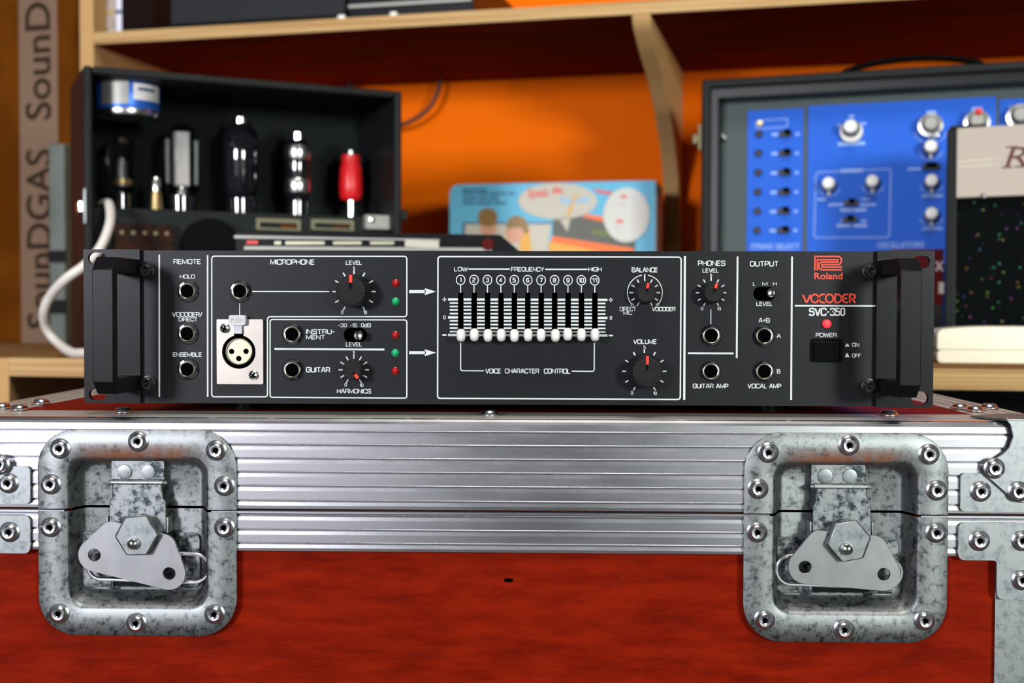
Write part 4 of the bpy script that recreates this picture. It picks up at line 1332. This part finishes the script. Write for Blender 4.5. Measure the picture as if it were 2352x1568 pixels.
# ------------------------------------------------------------------ light blue toy carton
TF = Fr(SF.w(0, .17, ZCAB), R(-11.5))
x0, zt = TF.at(1033, 424); x1 = TF.x(1506, 420)
TB = thing('toy_carton', 'light blue game carton with a white speech bubble, below the orange wall', 'box', TF.w((x0+x1)/2, 0, 0), R(-11.5))
tm = -(x0+x1)/2
cart = part('carton', MB().prism(fillet([(x0+tm, 0), (x1+tm, 0), (x1+tm, zt), (x0+tm, zt)], [0, 0, .001, .014]), 0, .085), 'skyblue', TB, .001)
part('side_face', MB().box(x1+tm, x1+tm+.0008, .002, .083, 0, zt-.018), 'boxside', cart)
Zt = lambda a, b: (900+a*.2976, 380+b*.2976)
tp = lambda a, b: (lambda q: (q[0]+tm, q[1]))(TF.at(*Zt(a, b)))


def tprint(name, m, polys, k, lab=None):
    q = MB()
    for p in polys: q.flat([tp(*a) for a in p], -.0003*k)
    return part(name, q, m, cart, label=lab)


def tell(cx, cy, rx, ry, n=28): return [(cx+rx*math.cos(2*PI*i/n), cy+ry*math.sin(2*PI*i/n)) for i in range(n)]


bars = []
for j, (b, segs) in enumerate(((187, ((545, 620), (628, 735))), (216, ((545, 650), (660, 745), (757, 880), (895, 950))), (254, ((545, 660), (672, 740), (750, 830))), (290, ((545, 645), (655, 775), (790, 885))))):
    for a0, a1 in segs: bars.append([(a0, b-8), (a1, b-8), (a1, b+8), (a0, b+8)])
tprint('small_print', 'pr_navy', bars, 1)
tprint('screen_print', 'pr_navy', [[(548, 438), (1232, 438), (1232, 452), (565, 452), (565, 700), (548, 700)]], 1)
tprint('screen_panel', 'cardwhite', [[(565, 452), (1230, 452), (1195, 700), (565, 700)]], 1)
tprint('child_print', 'pr_skin', [tell(745, 480, 62, 75), tell(945, 520, 70, 75)], 2)
tprint('child_hair_print', 'pr_hair', [tell(742, 400, 76, 72), [(880, 490), (905, 410), (960, 382), (1020, 400), (1050, 450), (1060, 510), (1030, 530), (1000, 480), (930, 480)]], 3)
tprint('shirt_print', 'pr_yellow', [[(1010, 540), (1060, 480), (1080, 640), (1060, 700), (1000, 700), (985, 600)]], 3)
tprint('machine_print', 'pr_olive', [[(1240, 420), (1500, 385), (1700, 430), (1880, 560), (1880, 700), (1240, 545)]], 1)
tprint('machine_edge_print', 'pr_orange', [[(1240, 545), (1860, 640), (1900, 720), (1190, 720)], [(1490, 372), (1660, 400), (1660, 440), (1480, 398)]], 2)
tprint('machine_stripe_print', 'pr_yellow', [[(1215, 590), (1500, 640), (1700, 700), (1205, 700)]], 3)
tprint('display_print', 'pr_green', [[(1550, 490), (1740, 520), (1735, 560), (1545, 530)]], 2)
tprint('red_stripe_print', 'pr_red', [[(1560, 180), (1740, 212), (1740, 238), (1575, 205)]], 2)
tprint('bubble_print', 'cardwhite', [tell(1282, 275, 305, 140, 44), [(1285, 400), (1380, 400), (1358, 512)]], 4)
q = MB(); a = tp(1050, 245); b = tp(1318, 168); text(q, 'Speak', a[0], b[0]-.018, a[1]-.004, b[1], -.0015, .015); text(q, '&', b[0]-.015, b[0]+.003, a[1]+.004, b[1], -.0015, .015)
part('red_title', q, 'pr_red', cart)
q = MB(); a = tp(1298, 305); b = tp(1520, 240); text(q, 'Spell', a[0], b[0], a[1], b[1], -.0015, .015)
part('blue_title', q, 'pr_blue', cart)
tprint('caption_print', 'striplight', [[(a, 346), (a+w_, 346), (a+w_, 360), (a, 360)] for a, w_ in ((1130, 100), (1240, 60), (1310, 40), (1370, 85))], 5)
tprint('tear_print', 'pr_yellow', [[(1410, 240), (1440, 220), (1435, 250), (1400, 290), (1390, 350), (1360, 405), (1355, 370), (1385, 300)]], 6)
c_ = tp(1835, 382); rx = tp(2015, 382)[0]-c_[0]; rz = c_[1]-tp(1835, 592)[1]
stk = part('round_sticker', MB().prism(circ(c_[0]-.004, c_[1], rx, 36, rz), -.0024, -.0018), 'sticker', cart)
for b, s0, s1 in ((240, 1770, 1815), (430, 1730, 1790)):
    st = MB().flat([tp(s0, b-10), tp(s1, b-10), tp(s1, b+12), tp(s0, b+12)], -.0026)
    st.v = [(x-stk.location.x, y, z) for x, y, z in st.v]
    part('red_print', st, 'pr_red', cart)
st = MB()
for b, s0, s1 in ((300, 1755, 1810), (475, 1720, 1770)): st.flat([tp(s0, b-10), tp(s1, b-10), tp(s1, b+12), tp(s0, b+12)], -.0026)
for b in range(240, 540, 38): st.flat([tp(1850, b-4), tp(1975, b-4), tp(1975, b+5), tp(1850, b+5)], -.0026)
part('sticker_blue_print', st, 'boxside', stk)

# ------------------------------------------------------------------ low black desk unit with silver strips
DF = Fr((lambda p: Vector((p.x, p.y, ZCAB)))(at_depth(535, 700, 1.135)), R(4))
DU = thing('desk_unit', 'low black control unit with pale strips, between valve case and vocoder', 'music machine', DF.o, R(4))
xa, z1 = DF.at(537, 532); xb, z2 = DF.at(1150, 541); xc = DF.x(1222, 576)
zt = (z1+z2)/2
zb = DF.z(1222, 600)
part('body', MB().prism([(xa, 0), (xc+.004, 0), (xc, zb), (xb, zt), (xa, zt+.002)], .004, .045), 'blackmetal', DU, .0015)
def strip(n, m, a0, a1, b0, b1, b2=None, b3=None, y=.004, lab=None):
    p = [DF.at(a0, b1), DF.at(a1, b3 if b3 else b1), DF.at(a1, b2 if b2 else b0), DF.at(a0, b0)]
    return part(n, MB().prism(p, y-.002, y), m, DU, label=lab)
strip('top_trim', 'striplight', 537, 1010, 540, 546.5, 549, 552)
strip('lower_trim', 'striplight', 560, 1130, 565, 573, 569, 577)
strip('white_label', 'cardwhite', 930, 1008, 551, 566, 553, 570, .003)
strip('red_label', 'pr_red', 566, 592, 552, 560, None, None, .003)
for a0, a1 in ((630, 645), (655, 745), (765, 830), (850, 905)): strip('label_print', 'olive', a0, a1, 554, 561, None, None, .003)
cx, cz__ = DF.at(1121, 561)
part('red_button', MB().lathe([(.006, .004), (.0055, .0005), (.0002, 0)], cx, 0, cz__, 18), 'maroonbox', DU)
part('bottom_trim', MB().box(xa, xc, .001, .005, .004, .010), 'striplight', DU)

# ------------------------------------------------------------------ suitcase synthesiser, right
SY = R(-18)
Q0 = at_depth(1609, 500, 1.43); Q0.z = ZCAB
YF_ = Fr(Q0, SY)
SS = thing('suitcase_synthesiser', 'black suitcase synthesiser with royal blue control panel, standing on the right', 'synthesiser', YF_.o, SY)
sh_ = YF_.z(1625, 182); sw = .455; sd = .10; tk = .010
part('shell', MB().prism([(0, 0), (sw, 0), (sw, sh_), (0, sh_)], 0, sd, [[(tk, tk), (sw-tk, tk), (sw-tk, sh_-tk), (tk, sh_-tk)]]), 'tolex', SS, .003)
part('back_board', MB().box(tk, sw-tk, sd-.008, sd-.002, tk, sh_-tk), 'tolexin', SS)
x0 = YF_.x(1640, 400, .006)
part('inner_lip', MB().prism([(tk, tk), (sw-tk, tk), (sw-tk, sh_-tk), (tk, sh_-tk)], .006, .05, [[(tk+.009, tk+.009), (sw-tk-.009, tk+.009), (sw-tk-.009, sh_-tk-.012), (tk+.009, sh_-tk-.012)]]), 'blackplastic', SS, .001)
YP = .034
pnl = part('control_panel', MB().box(tk+.009, sw-tk-.009, YP, YP+.004, tk+.009, sh_-tk-.012), 'greypanel', SS)
sq = lambda px, py, y=YP: YF_.at(px, py, y)


def blue(px0, px1, pyt, pyb=640):
    x0, z1 = sq(px0, pyt); x1 = sq(px1, pyt)[0]
    return part('blue_field', MB().box(x0, x1, YP-.0008, YP, .03, z1), 'bluepanel', pnl)


blue(1718, 1846, 255)
blue(1857, 2288, 244)
blue(2296, 2420, 229)
YB = YP-.0009
px_mm = sq(2001, 400)[0]-sq(2000, 400)[0]


def sknob(px, py, r, style):
    x, z = sq(px, py)
    rr = r*px_mm
    if style == 'big':
        k = part('skirted_knob', MB().lathe([(rr, YB), (rr, YB-.004), (rr*.94, YB-.006), (rr*.5, YB-.0065)], x, 0, z-.003, 32, cap1=False), 'ivory', SS)
        part('collar', MB().lathe([(rr*.82, YB-.004), (rr*.75, YB-.009)], x, 0, z, 24), 'blackplastic', k)
        part('cap', MB().lathe([(rr*.62, YB-.006), (rr*.60, YB-.017), (rr*.50, YB-.020), (.0001, YB-.0205)], x, 0, z+.001, 24), 'ivory', k)
    elif style == 'vernier':
        k = part('vernier_dial', MB().lathe([(rr, YB), (rr, YB-.006), (rr*.95, YB-.008), (rr*.75, YB-.0085)], x, 0, z, 32, cap1=False), 'silver', SS, label='silver vernier dial')
        part('hub', MB().lathe([(rr*.66, YB-.006), (rr*.60, YB-.018), (rr*.45, YB-.020), (.0001, YB-.020)], x, 0, z+.001, 24), 'striplight', k)
        part('brake', MB().box(x+rr*.15, x+rr*.65, YB-.012, YB-.007, z-rr*1.05, z-rr*.6), 'chrome', k, .001)
    else:
        k = part('control_knob', MB().lathe([(rr*1.05, YB), (rr*1.0, YB-.006)], x, 0, z-.001, 24), 'blackplastic', SS)
        part('cap', MB().lathe([(rr*.92, YB-.005), (rr*.86, YB-.014), (rr*.70, YB-.0165), (.0001, YB-.017)], x, 0, z+.0005, 24), 'ivory', k)
        part('pointer', MB().box(x-.001, x+.001, YB-.006, YB-.001, z-rr*1.5, z-rr*.9), 'ivory', k)
    return k


sknob(1956, 297, 27, 'big')
sknob(2138, 290, 29, 'vernier'); sknob(2244, 283, 30, 'vernier'); sknob(2342, 270, 30, 'vernier')
x, z = sq(2247, 263)
part('red_cap', MB().lathe([(.0042, YB-.004), (.004, YB-.021), (.0001, YB-.023)], x, 0, z, 18), 'red', SS)
for p in ((2138, 340), (1905, 424), (2005, 419), (2140, 418), (2140, 493)): sknob(*p, 17, 'small')
# jacks and slide switches of the left column
PB = MB(); PL_ = MB()


def prt(px0, px1, py, h=3):
    x0, z1 = sq(px0, py-h); x1, z0 = sq(px1, py+h)
    (PL_ if px0 < 1850 else PB).box(x0, x1, YB-.0002, YB, z0, z1)


for i, py in enumerate((308, 352, 396.5, 441, 485, 529)):
    x, z = sq(1744-i*.9, py)
    part('socket', MB().lathe([(.0046, YB), (.0042, YB-.002), (.0028, YB-.0022), (.0026, YB-.0006), (.0001, YB-.0005)], x, 0, z, 20), 'blackplastic', SS)
    x, z = sq(1806-i*.9, py)
    s = part('slide_switch', MB().box(x-.0072, x+.0064, YB-.003, YB, z-.0036, z+.0034), 'blackplastic', SS, .0008)
    part('slider', MB().box(x-.0015, x+.0050, YB-.0075, YB-.003, z-.001, z+.0048), 'void', s, .0005)
    prt(1773-i, 1788-i, py+1); prt(1828-i, 1836-i, py)
for px, py in ((1957, 466), (1954, 504)):
    x, z = sq(px, py)
    s = part('slide_switch', MB().box(x-.0088, x+.0080, YB-.003, YB, z-.0034, z+.003), 'blackplastic', SS, .0008)
    part('slider', MB().box(x-.0035, x+.0035, YB-.0075, YB-.003, z-.001, z+.0046), 'void', s, .0005)
x, z = sq(2140, 383)
s = part('slide_switch', MB().box(x-.0095, x+.0095, YB-.003, YB, z-.0036, z+.0034), 'blackplastic', SS, .0008)
part('slider', MB().box(x-.006, x+.006, YB-.0065, YB-.003, z-.001, z+.0042), 'void', s, .0005)
for a, b, py, h in ((1925, 1987, 330, 3), (1930, 1960, 482, 3), (1962, 1990, 482, 3), (1922, 1955, 518, 3), (1960, 1992, 518, 3), (1903, 1940, 470, 2), (1975, 2012, 470, 2), (1930, 1945, 507, 2), (1978, 1990, 507, 2), (1932, 1982, 392, 3),
                  (1878, 1898, 458, 2), (1978, 1996, 457, 2), (1922, 1934, 288, 2), (1976, 1990, 284, 2), (1950, 1962, 268, 3), (2085, 2115, 388, 2), (2118, 2165, 450, 2), (2118, 2165, 525, 2), (2128, 2150, 258, 3), (2232, 2256, 250, 3), (2318, 2352, 246, 3)): prt(a, b, py, h)
for px, py, r in ((1905, 424, 26), (2005, 419, 26), (2138, 340, 26), (2140, 418, 26), (2140, 493, 26), (2138, 290, 38), (2244, 283, 38)):
    x, z = sq(px, py); rr = r*px_mm
    PB.ribbon([(x+rr*math.sin(R(a)), z-rr*math.cos(R(a))-.001) for a in range(-75, 76, 15)], .0008, YB-.0003)
for f in (fil([(1874, 396), (2046, 388), (2043, 545), (1870, 546)], 8), fil([(1737, 278), (1809, 272), (1808, 292), (1737, 296)], 5)):
    (PL_ if f[0][0] < 1850 else PB).ribbon([sq(*p) for p in f], .0011, YB-.0003, True)
a = sq(1725, 573); b = sq(1776, 559); text(PL_, 'STRING', a[0], b[0], a[1], b[1], YB-.0003, .02)
a = sq(1782, 573); b = sq(1837, 559); text(PL_, 'SELECT', a[0], b[0], a[1], b[1], YB-.0003, .02)
a = sq(2015, 570); b = sq(2122, 555); text(PB, 'OSCILLATORS', a[0], b[0], a[1], b[1], YB-.0003, .02)
part('printed_legend', PB, 'bluelegend', pnl)
part('printed_legend', PL_, 'bluelegend', pnl)
x, z = sq(1746, 284)
part('socket', MB().lathe([(.0036, YB), (.0032, YB-.002), (.0001, YB-.0015)], x, 0, z, 18), 'brass', SS)
x, z = sq(1659, 316)
part('panel_screw', MB().lathe([(.0050, YP), (.0046, YP-.003), (.002, YP-.0045), (.0001, YP-.0046)], x, 0, z, 20), 'blackgloss', SS)
# carrying handle and its plates on top
ym = .05
hx0, hx1 = YF_.x(1928, 150, ym), YF_.x(2268, 135, ym)
hp = [(hx0+(hx1-hx0)*k/24, ym, sh_+.004+.0145*math.sin(PI*k/24)**.6) for k in range(25)]
hd = MB(); rings = []
for i, p in enumerate(hp):
    rings.append([(p[0], p[1]+.011*math.cos(q), p[2]+.0032*math.sin(q)) for q in [2*PI*j/12 for j in range(12)]])
part('handle', hd.loft(rings), 'blackplastic', SS)
for a, b in ((1850, 1932), (2272, 2360)):
    x0, x1 = YF_.x(a, 155, ym), YF_.x(b, 145, ym)
    part('handle_plate', MB().box(x0, x1, ym-.012, ym+.012, sh_, sh_+.004), 'olive', SS, .001)
z1, z0 = YF_.z(1600, 284), YF_.z(1600, 345)
hg = part('side_catch', MB().box(-.0045, 0, .004, .03, z0, z1), 'darkbrass', SS, .001, label='tarnished brass side catch')
part('hook', MB().box(-.013, -.004, .010, .022, z0+.008, z1-.010), 'darkbrass', hg, .002)

# ------------------------------------------------------------------ small amplifier
AY = R(-27)
A0 = at_depth(2172, 500, 1.215); A0.z = ZCAB
AF = Fr(A0, AY)
AM = thing('practice_amplifier', 'small black amplifier with cream nameplate and glittery grille cloth', 'amplifier', AF.o, AY)
ah = AF.z(2185, 297); aw = .17; ad = .075
cab = part('cabinet', MB().prism([(0, 0), (aw, 0), (aw, ah), (0, ah)], 0, ad, [[(.010, .008), (aw-.010, .008), (aw-.010, ah-.004), (.010, ah-.004)]]), 'tolex', AM, .0015)
part('back_board', MB().box(.008, aw-.008, ad-.006, ad-.001, .006, ah-.003), 'tolexin', AM)
part('top_trim', MB().box(.002, .036, .002, ad-.004, ah, ah+.004), 'blackplastic', AM, .0015)
x0, z0 = AF.at(2196, 455); zt_ = ah+.0005
part('nameplate', MB().box(x0, aw-.006, -.0015, .006, z0, zt_), 'ampplate', AM, .001)
xr0 = AF.x(2309, 360); zr1 = AF.z(2320, 338, -.0015); zr0 = AF.z(2320, 384, -.0015)
rm = MB(); gl_, gf_ = glyphs('R', .0)
xr1 = xr0+.020
rm.add([(xr0+(xr1-xr0)*a+.006*b, -.0018, zr0+(zr1-zr0)*b) for a, b in gl_], gf_)
for bz in (0, 1):
    zz = zr0+(zr1-zr0)*bz
    for cx in (.0, .0075*bz+.012*(1-bz)) if not bz else (.004,):
        rm.box(xr0+cx-.003, xr0+cx+.007, -.0019, -.0017, zz-.0006, zz+.0008)
part('script_letter', rm, 'maroon', AM)
dm = MB()
for r_ in range(2):
    for i in range(10):
        x, z = AF.at(2200+i*9.6, 374-i*.9+r_*12, -.0015)
        dm.add([(x, -.0019, z), (x+.0020, -.0019, z+.0016), (x+.0022, -.0019, z+.0003)], [(0, 1, 2)])
part('dot_print', dm, 'olive', AM)
x, z = AF.at(2260, 449, -.002)
part('badge_pin', MB().lathe([(.0030, .001), (.0026, -.0030), (.0001, -.0036)], x, 0, z, 16), 'silver', AM)
part('grille_cloth', MB().box(.0105, aw-.0105, .007, .010, .0085, z0), 'grille', AM)

# cream slab in front of it
WF = Fr((lambda p: Vector((p.x, p.y, ZCAB)))(at_depth(2153, 800, 1.12)), R(-9.5))
cz1 = WF.z(2180, 757); cm = ZCAB*0
CR = thing('cream_case', 'cream plastic slab with a fine seam, lying before the amplifier', 'plastic case', WF.o, R(-9.5))
zs_ = cz1*.40
part('lower_half', MB().prism(rrect(0, .22, 0, zs_-.0002, .004, 4), 0, .05), 'cream', CR, .003)
part('upper_half', MB().prism(fillet([(0, zs_+.0002), (.22, zs_+.0002), (.22, cz1+.003), (.03, cz1+.003), (.0, cz1)], [0, 0, .004, .02, .006]), 0, .05), 'cream', CR, .003)

# dark red box glimpsed behind the vocoder's right handle
RF = Fr((lambda p: Vector((p.x, p.y, ZCAB)))(at_depth(2045, 700, 1.27)), R(-14))
RB = thing('red_box', 'dark red box with white lettering, between vocoder and amplifier', 'box', RF.o, R(-14))
rx1, rz1 = RF.at(2168, 572); rz0 = RF.z(2150, 700)
part('carton', MB().box(0, rx1, 0, .04, rz0, rz1), 'maroonbox', RB, .001)
part('dark_base', MB().box(0, rx1, .0005, .04, 0, rz0), 'blackplastic', RB)
q = MB(); a = RF.at(2147, 622); b = RF.at(2168, 600); text(q, 'X', a[0], b[0], a[1], b[1], -.0004, .03)
part('white_letter', q, 'boxside', RB)
a = RF.at(2156, 674); b = RF.at(2168, 648)
part('white_tab', MB().box(a[0], b[0], -.001, 0, a[1], b[1]), 'cardwhite', RB)

# ------------------------------------------------------------------ upper shelf
UF = Fr(SF.w(0, .03, ZU1), SH_YAW)


def up(name, label, cat, px0, px1, py, m, d=.2, group=None, h=None):
    x0 = UF.x(px0, 30); x1 = UF.x(px1, 30)
    t_ = thing(name, label, cat, UF.w((x0+x1)/2, 0, 0), SH_YAW, group)
    hh = h or .25
    return t_, (x0-x1)/2, (x1-x0)/2, hh


for px0, px1, m, lab, h in ((219, 243, 'book1', 'cream book spine against the left upright, first on the upper shelf', .24), (244, 266, 'book2', 'mottled grey book spine in the middle of the three books', .25), (267, 280, 'book3', 'thin white and blue book spine beside the dark gap', .23)):
    t_, a, b, h = up('book', lab, 'book', px0, px1, 0, m, group='books on the upper shelf', h=h)
    part('cover', MB().prism([(a, 0), (b, 0), (b, h), (a, h)], 0, .17), 'darkgrey' if m == 'book3' else m, t_, .001)
    if m == 'book3': part('spine', MB().box(a+.0003, b-.0003, -.0004, .0, 0, h), m, t_)
    part('pages', MB().box(a+.001, b-.001, .003, .168, h-.0005, h+.0003), 'paper', t_)
    part('spine_band', MB().box(a+.0005, b-.0005, -.0008, .0, .03, .035), 'pr_navy' if m == 'book3' else 'book1', t_)
t_, a, b, h = up('equipment_case', 'dark grey equipment case with a black base, on the upper shelf', 'equipment case', 390, 792, 0, 'darkgrey', h=.13)
part('body', MB().box(a, b, 0, .22, .010, h), 'darkgrey', t_, .003)
for s in (a+.02, b-.02):
    for y in (.02, .2): part('foot', MB().lathe([(.008, 0), (.009, .0105)], s, y, 0, 16, 'Z'), 'blackplastic', t_)
t_, a, b, h = up('rack_unit', 'black rack unit with a pale metal strip, right half of the upper shelf', 'audio unit', 800, 1088, 0, 'blackmetal', h=.06)
part('body', MB().box(a, b, 0, .22, .004, h), 'blackmetal', t_, .0015)
za, zb_ = UF.z(940, 12), UF.z(940, 4)
part('pale_strip', MB().box(a+.001, b-.002, -.003, 0, za, zb_), 'striplight', t_, .0005)
for s in (a+.02, b-.02):
    for y in (.02, .2): part('foot', MB().lathe([(.006, 0), (.006, .0045)], s, y, 0, 16, 'Z'), 'blackplastic', t_)
for px, lab in ((780, 'small white peg on the shelf edge under the equipment case'), (900, 'small white peg on the shelf edge under the pale strip')):
    x = SF.x(px, 33)
    P = SF.w(x, .007, ZU1)
    g = tag(part('peg', MB().lathe([(.0052, 0), (.0055, .002), (.0045, .0045), (.0002, .0052)], 0, 0, 0, 18, 'Z'), 'cap', off=P), lab, 'peg', 'white pegs on the upper shelf edge')
